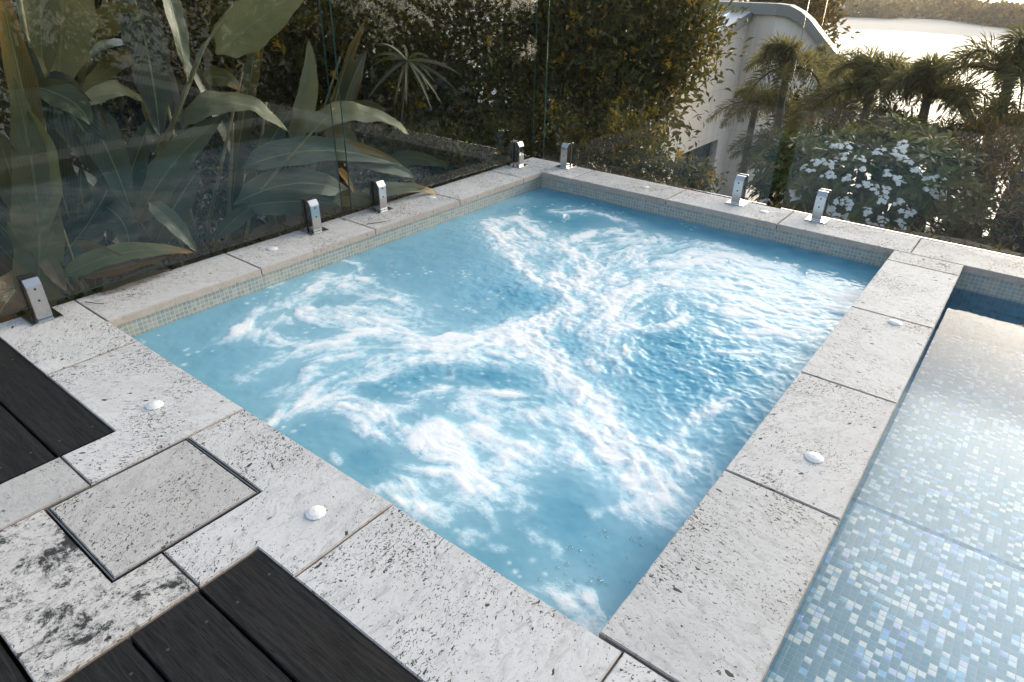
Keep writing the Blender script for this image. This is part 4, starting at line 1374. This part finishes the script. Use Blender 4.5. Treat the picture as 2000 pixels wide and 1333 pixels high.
shrub('dense_shrub', 'shaded undergrowth below the broad leaves and canes', 'shrub', SG,
      [blob(380, 430, 2.0, 80), blob(250, 470, 1.6, 80), blob(500, 420, 2.4, 70), blob(150, 420, 1.2, 90), blob(600, 400, 2.6, 60), blob(740, 340, 3.3, 50)], 5000, .07,
      [(.02, .028, .016), (.035, .042, .02), (.06, .05, .03), (.10, .08, .05)], [5, 4, 1, .5], 16, (-1.6, 1.9, -1.4), clump=.1)

shrub('dense_shrub', 'low leafy shrub under the arching leaf tips beside the left coping', 'shrub', SG,
      [blob(870, 318, 3.3, 48), blob(800, 300, 3.2, 55), blob(940, 292, 3.8, 42), blob(760, 340, 2.8, 42), blob(700, 372, 2.5, 36), blob(980, 285, 4.0, 36)], 4600, .06,
      [(.03, .04, .018), (.05, .06, .024), (.08, .085, .03), (.018, .024, .012)], [4, 4, 2, 4], 18, (-1.1, 3.2, -1.0), accents=(YELLOW, .05, .05), clump=.08)

# a spiky seedling with long pale blades standing out of the shrub
root = empty('spiky_plant', tuple(at_x(795, 120, -.75) * np.array([1, 1, 0]) + np.array([0, 0, -.5])), 'small spiky plant with long narrow pale blades against the dark shrub', 'plant')
ctr = at_y(795, 118, 3.4)
m_ = MB()
m_.tube([np.array(root.location), (np.array(root.location) + ctr) / 2 + np.array([-.25, .1, 0]), ctr], [.008, .007, .005], 7)
m_.build('stem', M['bark'], root, True)
rr = np.random.default_rng(3)
for i in range(17):
    a = i * 2.4
    ln = rr.uniform(.28, .62)
    el = rr.uniform(-.9, .6)
    d = np.array([math.cos(a) * math.cos(el), .6 * math.sin(a) * math.cos(el), math.sin(el)])
    leaf_blade('blade', root, ctr, ctr + d * ln * .55 + np.array([0, 0, .05]), ctr + d * ln - np.array([0, 0, .08]), .034, roll=rr.uniform(-1, 1), col=[(.10, .12, .07), (.07, .085, .04), (.14, .14, .10)][i % 3], seed=50 + i, nseg=8, ripple=.0)

# ------------------------------------------------------------------ neighbour's pale house below
HY = 18.0
E1 = at_y(1466, 20, HY)
zE = E1[2]
dl = np.array([0.0, -1.0])
PITCH = 0.192
A0 = E1[:2]
A1 = E1[:2] + dl * 11.0
house = empty('house', (float(A0[0]) - 2, HY, -7.5), 'pale rendered house with a curved grey roof edge below the garden', 'house')
nl = np.array([-dl[1], dl[0]])
if nl[0] > 0: nl = -nl             # away from the viewer
ZB = -8.0


def ext_wall(mb, p, q, z0, z1, th, mi=0):
    p, q = np.array(p), np.array(q)
    d = (q - p) / np.linalg.norm(q - p)
    n_ = np.array([-d[1], d[0]]) * th
    v = [(*p, z0), (*q, z0), (*(q + n_), z0), (*(p + n_), z0), (*p, z1), (*q, z1), (*(q + n_), z1), (*(p + n_), z1)]
    mb.add(v, [(0, 3, 2, 1), (4, 5, 6, 7), (0, 1, 5, 4), (1, 2, 6, 5), (2, 3, 7, 6), (3, 0, 4, 7)], mi=mi)


def plane_hit(px, py):
    """hit on the long side wall"""
    r = ray(px, py)
    n3 = np.array([nl[0], nl[1], 0.0])
    t = ((np.array([*A0, 0]) - CAMN) @ n3) / (r @ n3)
    return CAMN + r * t


# long side wall with a recessed window near the corner
def along(p): return float((p[:2] - A0) @ dl)


ws0, ws1 = along(plane_hit(1403, 272)), along(plane_hit(1318, 309))
wz1 = plane_hit(1403, 272)[2]
wz0 = wz1 - 2.1


def side_piece(mb, s0, s1, z0, z1, depth=.3, off=0.0, slope=(0.0, 0.0)):
    p, q = A0 + dl * s0 - nl * off, A0 + dl * s1 - nl * off
    v = []
    for z, k in ((z0, slope[0]), (z1, slope[1])):
        v += [(*p, z - k * s0), (*q, z - k * s1), (*(q + nl * depth), z - k * s1), (*(p + nl * depth), z - k * s0)]
    mb.add(v, [(0, 3, 2, 1), (4, 5, 6, 7), (0, 1, 5, 4), (1, 2, 6, 5), (2, 3, 7, 6), (3, 0, 4, 7)])


b = MB()
side_piece(b, 0, ws0, ZB, zE - .26, slope=(0, PITCH))
side_piece(b, ws1, 8.0, ZB, zE - .26, slope=(0, PITCH))
side_piece(b, ws0, ws1, wz1, zE - .26, slope=(0, PITCH))
side_piece(b, ws0, ws1, ZB, wz0)
b.build('wall', M['render'], house)
b = MB()
side_piece(b, ws0 + .04, ws1 - .04, wz0 + .04, wz1 - .04, .03, -.20)
win = b.build('window', M['pane'], house)
b = MB()
for (s0, s1, z0, z1) in ((ws0, ws1, wz1 - .06, wz1 - .003), (ws0, ws1, wz0 + .003, wz0 + .06), (ws0 + .003, ws0 + .06, wz0 + .06, wz1 - .06), ((ws0 + ws1) / 2 - .03, (ws0 + ws1) / 2 + .03, wz0 + .06, wz1 - .06)):
    side_piece(b, s0, s1, z0, z1, .06, -.13)
b.build('window_frame', M['fascia'], win)
b = MB()
side_piece(b, 0, 8.3, zE - .26, zE, .25, .10, slope=(PITCH, PITCH))
b.build('fascia', M['fascia'], house)
# metal roof sloping down towards the garden, with standing ribs
b = MB()
for i in range(24):
    x0 = A0[0] + .10 - i * .45
    x1 = x0 - .45
    ya, yb = HY + .0, HY - 8.3
    za, zb = zE + .006, zE + .006 - PITCH * 8.3
    b.add([(x0, ya, za), (x1, ya, za), (x1, yb, zb), (x0, yb, zb)], [(0, 1, 2, 3)])
    b.add([(x1 + .03, ya, za + .002), (x1 + .03, yb, zb + .002), (x1, yb, zb + .045), (x1, ya, za + .045), (x1 - .03, ya, za + .002), (x1 - .03, yb, zb + .002)], [(0, 3, 2, 1), (3, 4, 5, 2)])
b.build('roof', M['roof'], house)
# end wall, then the arched end
E2 = at_y(1520, 10, HY)
zF = E2[2]
b = MB()
ext_wall(b, A0 + np.array([-0.12, 0.006]), E2[:2] + np.array([0, 0.006]), ZB, zF - .22, .3)
b.build('wall', M['render'], house)
arch = []
for (px, py, yy) in ((1520, 9, HY), (1544, 12, 18.25), (1566, 24, 18.5), (1584, 40, 18.7), (1602, 64, 18.9), (1622, 90, 19.1), (1642, 115, 19.3), (1662, 142, 19.5), (1680, 172, 19.7)):
    arch.append(at_y(px, py, yy))
v, f = [], []
for p in arch:
    v += [(p[0], p[1], ZB), (p[0], p[1], p[2] - .22), (p[0], p[1] + .3, p[2] - .22), (p[0], p[1] + .3, ZB)]
for i in range(len(arch) - 1):
    a, q = i * 4, (i + 1) * 4
    f += [(a, q, q + 1, a + 1), (a + 1, q + 1, q + 2, a + 2), (a + 2, q + 2, q + 3, a + 3)]
f += [(0, 1, 2, 3), ((len(arch) - 1) * 4, (len(arch) - 1) * 4 + 3, (len(arch) - 1) * 4 + 2, (len(arch) - 1) * 4 + 1)]
b = MB()
b.add(v, f)
b.build('end_wall', M['render_light'], house)
v, f = [], []
full = [np.array([A0[0] - 1.2, HY, zF])] + arch
for p in full:
    v += [(p[0] + .02, p[1] - .16, p[2] - .24), (p[0] + .02, p[1] - .16, p[2] + .02), (p[0], p[1] + .3, p[2] + .02), (p[0], p[1] + .3, p[2] - .24)]
for i in range(len(full) - 1):
    a, q = i * 4, (i + 1) * 4
    f += [(a, q, q + 1, a + 1), (a + 1, q + 1, q + 2, a + 2), (a + 2, q + 2, q + 3, a + 3), (a + 3, q + 3, q, a)]
b = MB()
b.add(v, f)
b.build('fascia', M['fascia'], house)
v, f = [], []
for p in full: v += [(p[0], p[1] + .31, p[2] - .18), (p[0] - 1.5, p[1] + 7, p[2] - 1.6)]
for i in range(len(full) - 1): f.append((i * 2, i * 2 + 2, i * 2 + 3, i * 2 + 1))
b = MB()
b.add(v, f)
b.build('roof', M['roof'], house)
# pale stepped garden wall at the foot of the house and its handrail
gw = empty('garden_wall', (-1.8, 14.0, -5.5), 'pale sloping garden wall below the house beside the palm trunks', 'wall')
p, q = at_y(1436, 384, 12.5), at_y(1502, 338, 15.0)
b = MB()
d2_ = np.array([.25, .1, 0])
b.add([p, q, q + d2_, p + d2_, p - [0, 0, 3], q - [0, 0, 3], q + d2_ - [0, 0, 3], p + d2_ - [0, 0, 3]], [(0, 1, 2, 3), (0, 4, 5, 1), (1, 5, 6, 2), (2, 6, 7, 3), (3, 7, 4, 0)])
b.build('wall', M['render_light'], gw)
rail = empty('handrail', tuple(at_y(1505, 380, 12.0)), 'dark thin handrail beside the pale house wall', 'handrail')
b = MB()
b.tube([at_y(1500, 352, 12.0), at_y(1548, 330, 12.6), at_y(1600, 300, 13.3)], .025, 8)
b.build('rail', M['fascia'], rail, True)
b = MB()
t_ = at_y(1562, 322, 12.8)
b.tube([t_, t_ - np.array([0, 0, 2.5])], .022, 8)
b.build('post', M['fascia'], rail, True)

# ------------------------------------------------------------------ palms
PALG = [(.22, .21, .11), (.31, .28, .14), (.14, .15, .07), (.40, .30, .13)]


def palm(px, py, yp, rpx, label, seed, pal=PALG, wts=(5, 4, 4, .8), n=13, trunk=True, up=0.5):
    r = np.random.default_rng(seed)
    c = at_y(px, py, yp)
    k = np.dot(c - CAMN, RM[:, 2]) / FPX
    Lf = rpx * k * 1.36
    gz = float(terrain_z(np.array(c[0]), np.array(c[1])))
    root = empty('palm_tree', (c[0], c[1], gz), label, 'palm', 'palms below the far glass')
    mb = MB()
    for i in range(n):
        a = i * 2.399 + r.uniform(-.3, .3)
        el = up + .28 + r.uniform(-.75, .80)
        d = np.array([math.cos(a) * math.cos(el), math.sin(a) * math.cos(el), math.sin(el)])
        ln = Lf * r.uniform(.8, 1.15)
        p0, p1 = c, c + d * ln * .55 + np.array([0, 0, ln * .12])
        p2 = c + np.array([d[0], d[1], d[2] * .35]) * ln - np.array([0, 0, ln * r.uniform(.2, .5)])
        N_ = 46
        ts = np.linspace(.10, 1, N_)
        spine = np.array([bez(p0, p1, p2, t) for t in ts])
        mb.tube([bez(p0, p1, p2, t) for t in np.linspace(0, 1, 8)], np.linspace(.022, .004, 8) * (Lf / 1.0) ** .5, 5, color=np.array([.10, .09, .04]))
        tg = np.gradient(spine, axis=0)
        tg /= np.linalg.norm(tg, axis=1, keepdims=True)
        sd = np.cross(tg, [0, 0, 1.0])
        sd /= np.linalg.norm(sd, axis=1, keepdims=True) + 1e-9
        un = np.cross(sd, tg)
        ll = Lf * .27 * np.sin(np.pi * (ts * .82 + .14)) ** .7
        for w in range(5):
            an = np.array([0.35, 2.8, 1.5, -.45, 3.6])[w] + r.normal(0, .25, N_)
            dirv = sd * np.cos(an)[:, None] + un * np.sin(an)[:, None] + tg * r.uniform(.5, .9, (N_, 1))
            dirv /= np.linalg.norm(dirv, axis=1, keepdims=True)
            L_ = (ll * r.uniform(.75, 1.1, N_))[:, None]
            wv = np.cross(dirv, r.normal(0, 1, (N_, 3)))
            wv /= np.linalg.norm(wv, axis=1, keepdims=True) + 1e-9
            wv = wv * Lf * .0075
            mid = spine + dirv * L_ * .55
            e = spine + dirv * L_ - np.array([0, 0, 1.0]) * L_ * .22
            V = np.stack([spine, mid + wv, e, mid - wv], 1).reshape(-1, 3)
            col = pick(pal, wts, N_, r, .3)
            mb.add(V, (np.arange(N_)[:, None] * 4 + np.array([[0, 1, 2, 3]])).tolist(), color=np.repeat(col, 4, axis=0))
    mb.build('crown', M['frond'], root)
    mb = MB()
    pts = [np.array([c[0] + .15 * math.sin(t * 2 + seed) * (1 - t), c[1], gz - .2 + (c[2] - gz + .2) * t]) for t in np.linspace(0, 1, 9)]
    mb.tube(pts, np.linspace(.085, .05, 9), 10)
    mb.build('trunk', M['palm_bark'], root, True)
    return root


palm(1537, 140, 9.5, 92, 'tall slender palm standing in front of the arched house end', 1, up=.55)
palm(1478, 200, 10.5, 66, 'small dark palm drooping against the plain house wall', 2, up=.15)
palm(1520, 285, 8.8, 72, 'low palm with drooping fronds just above the steel clamps', 3, wts=(4, 4, 3, 2), up=.1)
palm(1612, 130, 11.5, 66, 'palm seen behind the gap between the two far glass panels', 4, up=.4)
palm(1702, 175, 9.0, 112, 'bushy palm with river water behind, left of the pair in the middle', 5, up=.35)
palm(1812, 190, 8.6, 118, 'bushy palm with arching upper frond, right of the pair in the middle', 6, up=.40)
palm(1975, 150, 8.4, 150, 'large palm with long feathery fronds at the right edge over the river', 7, n=12, up=.55)
palm(1965, 262, 7.6, 112, 'low dark palm below the large right edge palm', 8, up=.2)
palm(1852, 292, 7.4, 84, 'orange brown drying palm above the white flowers', 9, pal=[(.16, .075, .02), (.10, .07, .03), (.25, .10, .02)], wts=(4, 4, 1.5), up=.15)
palm(1640, 215, 9.8, 84, 'shaded palm low between the house and the pair of bushy palms', 10, up=.2)
palm(1740, 262, 8.0, 90, 'brownish palm crown between the bushy palms and the white flowers', 17, pal=[(.07, .06, .03), (.10, .065, .028), (.04, .04, .022)], wts=(4, 3, 3), up=.2)

# ------------------------------------------------------------------ mixed shrubs on the slope
MG = 'shrubs on the slope below the palms'
shrub('slope_shrub', 'rusty brown shrub between the palms and the white flowering bush', 'shrub', MG,
      [blob(1680, 290, 7.6, 70), blob(1600, 280, 7.9, 60), blob(1760, 320, 7.2, 70), blob(1840, 350, 6.9, 70), blob(1560, 320, 7.6, 50)], 5200, .085,
      [(.05, .045, .022), (.09, .05, .02), (.15, .06, .015), (.03, .035, .02)], [4, 3, 1, 4], 31, (2.0, 7.6, -3.0), aspect=.2)
shrub('slope_shrub', 'reddish bottlebrush shrub right of the white flowering bush', 'shrub', MG,
      [blob(1920, 340, 6.2, 60), blob(1960, 400, 5.6, 60), blob(1890, 440, 5.2, 50), blob(1930, 300, 6.6, 60), blob(1850, 470, 4.9, 40), blob(1985, 330, 6.4, 60)], 5200, .07,
      [(.07, .045, .022), (.12, .055, .025), (.18, .07, .02), (.04, .04, .02)], [4, 3, 1.2, 3], 32, (3.0, 5.7, -1.5), aspect=.2)
shrub('slope_shrub', 'green shrub at the foot of the house behind the tall palm trunk', 'shrub', MG,
      [blob(1545, 250, 11, 30), blob(1530, 330, 9.5, 34), blob(1560, 210, 11.5, 26), blob(1580, 360, 8.6, 40)], 3000, .09, GRN, [3, 5, 4, 1.5, 2, .6], 33, (.3, 10, -4.2))
for k, (blbs, lab) in enumerate([([(-6, 11, -2, 3.2, 3, 2.6), (-9, 9, -1.5, 3, 3, 2.6)], 'leafy tree far behind the left shrub'),
                                 ([(-5.5, 5.5, -1.0, 2.2, 2.2, 2.4), (-6.0, 2.5, -.8, 2.2, 2.4, 2.4), (-5.5, -1, -.8, 2.2, 2.4, 2.4)], 'dark hedge of trees far behind the broad leaves')]):
    shrub('leafy_tree', lab, 'tree', 'trees deep behind the garden', blbs, 9000, .20, GRN, [5, 4, 2, .3, 5, .2], 41 + k, (blbs[0][0], blbs[0][1], -5), clump=.35)
# added trees past the swimming pool, out of frame, to darken the glass reflections
for k, (tx, ty) in enumerate(((12.5, -3.0), (12.8, 0.5), (12.3, 4.0), (11.5, 7.5))):
    shrub('leafy_tree', ['first', 'second', 'third', 'fourth'][k] + ' tree from the deck end along the far side of the swimming pool', 'tree', 'trees beyond the swimming pool',
          [(tx, ty, .6, 1.6, 2.0, 1.7), (tx + .4, ty + .6, 2.0, 1.5, 1.7, 1.3)], 4200, .24, GRN, [5, 4, 2, .3, 5, .2], 61 + k, (tx, ty, -1.6), clump=.3)
for k, (tx, ty, tz) in enumerate(((5.6, 9.0, -.2), (8.0, 8.6, -.1), (10.6, 9.5, .1), (7.0, 11.5, -.4))):
    shrub('leafy_tree', ['first', 'second', 'third', 'fourth'][k] + ' tree from the slate wall along the slope at the end of the swimming pool', 'tree', 'trees past the end of the swimming pool',
          [(tx, ty, tz, 1.5, 1.2, 1.0), (tx + .6, ty + .3, tz - 1.2, 1.6, 1.3, 1.2)], 3600, .20, GRN, [5, 4, 2, .3, 5, .2], 71 + k, (tx, ty, float(terrain_z(np.array(tx), np.array(ty)))), clump=.28)
# autumn coloured tree beyond the house
far_t = [blob(1575, 8, 40, 22), blob(1595, 30, 38, 20), blob(1545, -5, 42, 24), blob(1606, 60, 36, 12), blob(1500, -8, 44, 26)]
shrub('leafy_tree', 'orange tinted tree top rising beyond the curved house roof', 'tree', 'trees deep behind the garden', far_t, 3600, .42,
      [(.20, .10, .025), (.14, .085, .03), (.26, .12, .02), (.09, .07, .03)], [4, 4, 1.5, 3], 45, (-6.0, 38, -8), clump=.45)

# ------------------------------------------------------------------ white flowering bush
fc = at_y(1700, 392, 5.9)
fr = np.array([.92, .82, .62])
bush = empty('flowering_bush', (fc[0], fc[1], -2.4), 'rounded green bush covered with clusters of white flowers', 'bush')
r = np.random.default_rng(77)
ros = []
while len(ros) < 330:
    d = r.normal(0, 1, 3)
    d /= np.linalg.norm(d)
    if d[2] < -.45: continue
    lump = 1 + .12 * math.sin(5 * d[0] + 3 * d[1]) + r.normal(0, .06)
    ros.append((fc + d * fr * lump, d))
mb = MB()
for (p, d) in ros:
    up_ = d * .7 + np.array([0, 0, .7]) + r.normal(0, .2, 3)
    up_ /= np.linalg.norm(up_)
    a_ = np.cross(up_, [1, .3, 0.1])
    a_ /= np.linalg.norm(a_)
    b_ = np.cross(up_, a_)
    tone = r.uniform(.6, 1.35)
    for i in range(11):
        an = i * 2.4 + r.uniform(-.2, .2)
        el = r.uniform(-.15, .75)
        dd = (math.cos(an) * a_ + math.sin(an) * b_) * math.cos(el) + up_ * math.sin(el)
        ln = r.uniform(.12, .20)
        sd = np.cross(dd, up_)
        sd /= np.linalg.norm(sd) + 1e-9
        nn = np.cross(sd, dd)
        w_ = ln * .125
        p1, p2, p3 = p + dd * ln * .35, p + dd * ln * .72 - up_ * ln * .03, p + dd * ln - up_ * ln * .12
        V = [p, p1 + sd * w_ * .7 + nn * w_ * .3, p1, p1 - sd * w_ * .7 + nn * w_ * .3, p2 + sd * w_ + nn * w_ * .35, p2, p2 - sd * w_ + nn * w_ * .35, p3]
        col = np.array([(.07, .105, .030), (.10, .14, .04), (.15, .17, .05)][int(r.integers(3))]) * tone
        mb.add(V, [(0, 1, 2), (0, 2, 3), (1, 4, 5, 2), (3, 2, 5, 6), (4, 7, 5), (5, 7, 6)], color=col)
mb.build('foliage', M['foliage'], bush)
mb = MB()
for (p, d) in ros[:40]:
    mb.tube([np.array([fc[0], fc[1], -2.2]) + r.normal(0, .1, 3), fc + d * fr * .45, p], [.03, .02, .009], 6)
mb.build('branches', M['bark'], bush, True)
FL = [(1130,715),(1080,725),(1125,765),(1030,805),(990,795),(945,835),(1040,862),(1195,790),(1300,752),(1390,730),(1420,718),(1365,765),(1420,790),(1470,838),(1195,838),(1140,880),(1340,862),(1390,890),(1220,908),(1270,925),(1310,925),(1300,980),(1600,878),(1540,885),(1545,938),(1600,955),(1575,970),(1680,1025),(1430,1040),(1390,1000),(1240,1045),(1300,1085),(1400,1105),(880,940),(895,975),(735,985),(1080,1050),(1130,1075),(1110,990),(1155,1005),(1045,1015),(1610,1075),(1250,1100),(1060,810),(1520,880)]
for (u, v_) in FL:
    px, py = 1200 + u / 2.5, v_ / 2.5
    rr_ = ray(px, py)
    rr_ /= np.linalg.norm(rr_)
    o_, d_ = (CAMN - fc) / (fr * 1.13), rr_ / (fr * 1.13)
    A_, B_, C_ = d_ @ d_, 2 * o_ @ d_, o_ @ o_ - 1
    disc = B_ * B_ - 4 * A_ * C_
    t = (-B_ - math.sqrt(disc)) / (2 * A_) if disc > 0 else -B_ / (2 * A_)
    p = CAMN + rr_ * t
    nrm = (p - fc) / fr
    nrm = nrm / np.linalg.norm(nrm) + np.array([0, 0, 2.0]) + np.array([.25, -.35, 0])
    nrm /= np.linalg.norm(nrm)
    a_ = np.cross(nrm, [1, .2, .1])
    a_ /= np.linalg.norm(a_)
    b_ = np.cross(nrm, a_)
    mb = MB()
    m2 = MB()
    for i in range(int(r.integers(5, 10))):
        rad = .055 * math.sqrt(r.random()) if i else 0
        th_ = r.uniform(0, 6.28)
        c_ = p + (a_ * math.cos(th_) + b_ * math.sin(th_)) * rad + nrm * r.uniform(0, .03)
        ax = nrm + (a_ * math.cos(th_) + b_ * math.sin(th_)) * rad * 8 + r.normal(0, .2, 3)
        ax /= np.linalg.norm(ax)
        x_ = np.cross(ax, [.3, 1, .2])
        x_ /= np.linalg.norm(x_)
        y_ = np.cross(ax, x_)
        R_ = r.uniform(.018, .027)
        for k in range(5):
            an = 2 * math.pi * k / 5 + th_
            e = x_ * math.cos(an) + y_ * math.sin(an)
            s_ = -x_ * math.sin(an) + y_ * math.cos(an)
            V = [c_, c_ + e * R_ * .55 + s_ * R_ * .42 + ax * R_ * .18, c_ + e * R_ + s_ * R_ * .22 + ax * R_ * .10, c_ + e * R_ * 1.02 - s_ * R_ * .18, c_ + e * R_ * .55 - s_ * R_ * .40 + ax * R_ * .05]
            mb.add(V, [(0, 1, 2, 3, 4)])
    mb.build('flower_cluster', M['petal'], bush)

# ------------------------------------------------------------------ dark slate wall at the right
sw = empty('slate_wall', (4.8, 8.2, -3.5), 'dark slate clad wall behind the glass at the right edge', 'wall')
for k in range(12):
    z1 = -.13 - k * .36
    b = MB()
    off = (k % 2) * .5
    xs_ = [3.092] + [3.092 + .7 + off + 1.4 * i for i in range(4)] + [9.0]
    for a, q in zip(xs_[:-1], xs_[1:]):
        j_ = float(rng.uniform(-.004, .004))
        b.box((a + .003, 8.0 + j_, z1 - .355), (q - .003, 8.6, z1))
    b.build('slate_course', M['slate'], sw)

# low weeds along the outside foot of the coping
r = np.random.default_rng(99)
mb = MB()
n = 2600
px_ = np.concatenate([r.uniform(-.2, 5, n // 2), r.uniform(-.62, -.40, n - n // 2)])
py_ = np.concatenate([3.93 + np.abs(r.normal(0, .16, n // 2)), r.uniform(-1.0, 4.2, n - n // 2)])
pz_ = terrain_z(px_, py_) + r.uniform(0, .10, n)
leaf_cards(mb, np.stack([px_, py_, pz_], 1), np.tile(np.array([0, 0, .9]), (n, 1)), .06, pick([(.06, .055, .02), (.035, .042, .02), (.12, .07, .02), (.16, .11, .03)], [4, 4, 1.5, 1], n, r), r, .35)
tag(mb.build('ground_cover', M['foliage']), kind='stuff')

# ------------------------------------------------------------------ woods on the far bank
r = np.random.default_rng(123)
mb = MB()
top = [(1560, -12), (1660, -18), (1800, -14), (1850, -6), (1900, 4), (1950, 18), (1985, 34), (2040, 40)]
bot = [(1560, 30), (1660, 34), (1770, 38), (1850, 41), (1900, 47), (1950, 52), (1985, 56), (2040, 62)]
for (bx, by), (_, ty) in zip(bot, top): pass
NT_ = 300
for i in range(NT_):
    t = r.random()
    px = 1540 + 520 * t
    byy = np.interp(px, [q[0] for q in bot], [q[1] for q in bot])
    tyy = np.interp(px, [q[0] for q in top], [q[1] for q in top])
    g = r.random() ** 1.2
    yy = byy - 2 + (tyy + 14 - byy) * g * .75
    p = at_z(px, max(yy, -30), RIVER_Z + .8)
    if px > 1880 and g > .55: continue
    h = r.uniform(3.2, 6.0) * (1 if px < 1880 else .8)
    rad = h * r.uniform(.55, .9)
    n = 90
    d = r.normal(0, 1, (n, 3))
    d /= np.linalg.norm(d, axis=1, keepdims=True)
    pos = p + np.array([0, 0, h * .5]) + d * np.array([rad, rad, h * .5]) * r.uniform(.7, 1.05, (n, 1))
    base = np.array([(.50, .32, .15), (.40, .31, .15), (.58, .33, .11), (.34, .29, .17), (.45, .36, .16)][int(r.integers(5))]) * (1 if px < 1840 else .6)
    leaf_cards(mb, pos, d + np.array([0, 0, .3]), 1.3, base[None] * r.uniform(.6, 1.3, (n, 1)), r, .8)
tag(mb.build('far_woods', M['foliage']), kind='stuff')

# ------------------------------------------------------------------ sea haze
b = MB()
b.box((-420, -60, -13.0), (420, 640, 2.6))
T = NT('haze')
T.t.links.new(T.n('VolumePrincipled', Color=(.95, .90, .84), Density=0.0005, Anisotropy=0.3).outputs[0], T.out.inputs['Volume'])
tag(b.build('haze', T.m), kind='stuff')
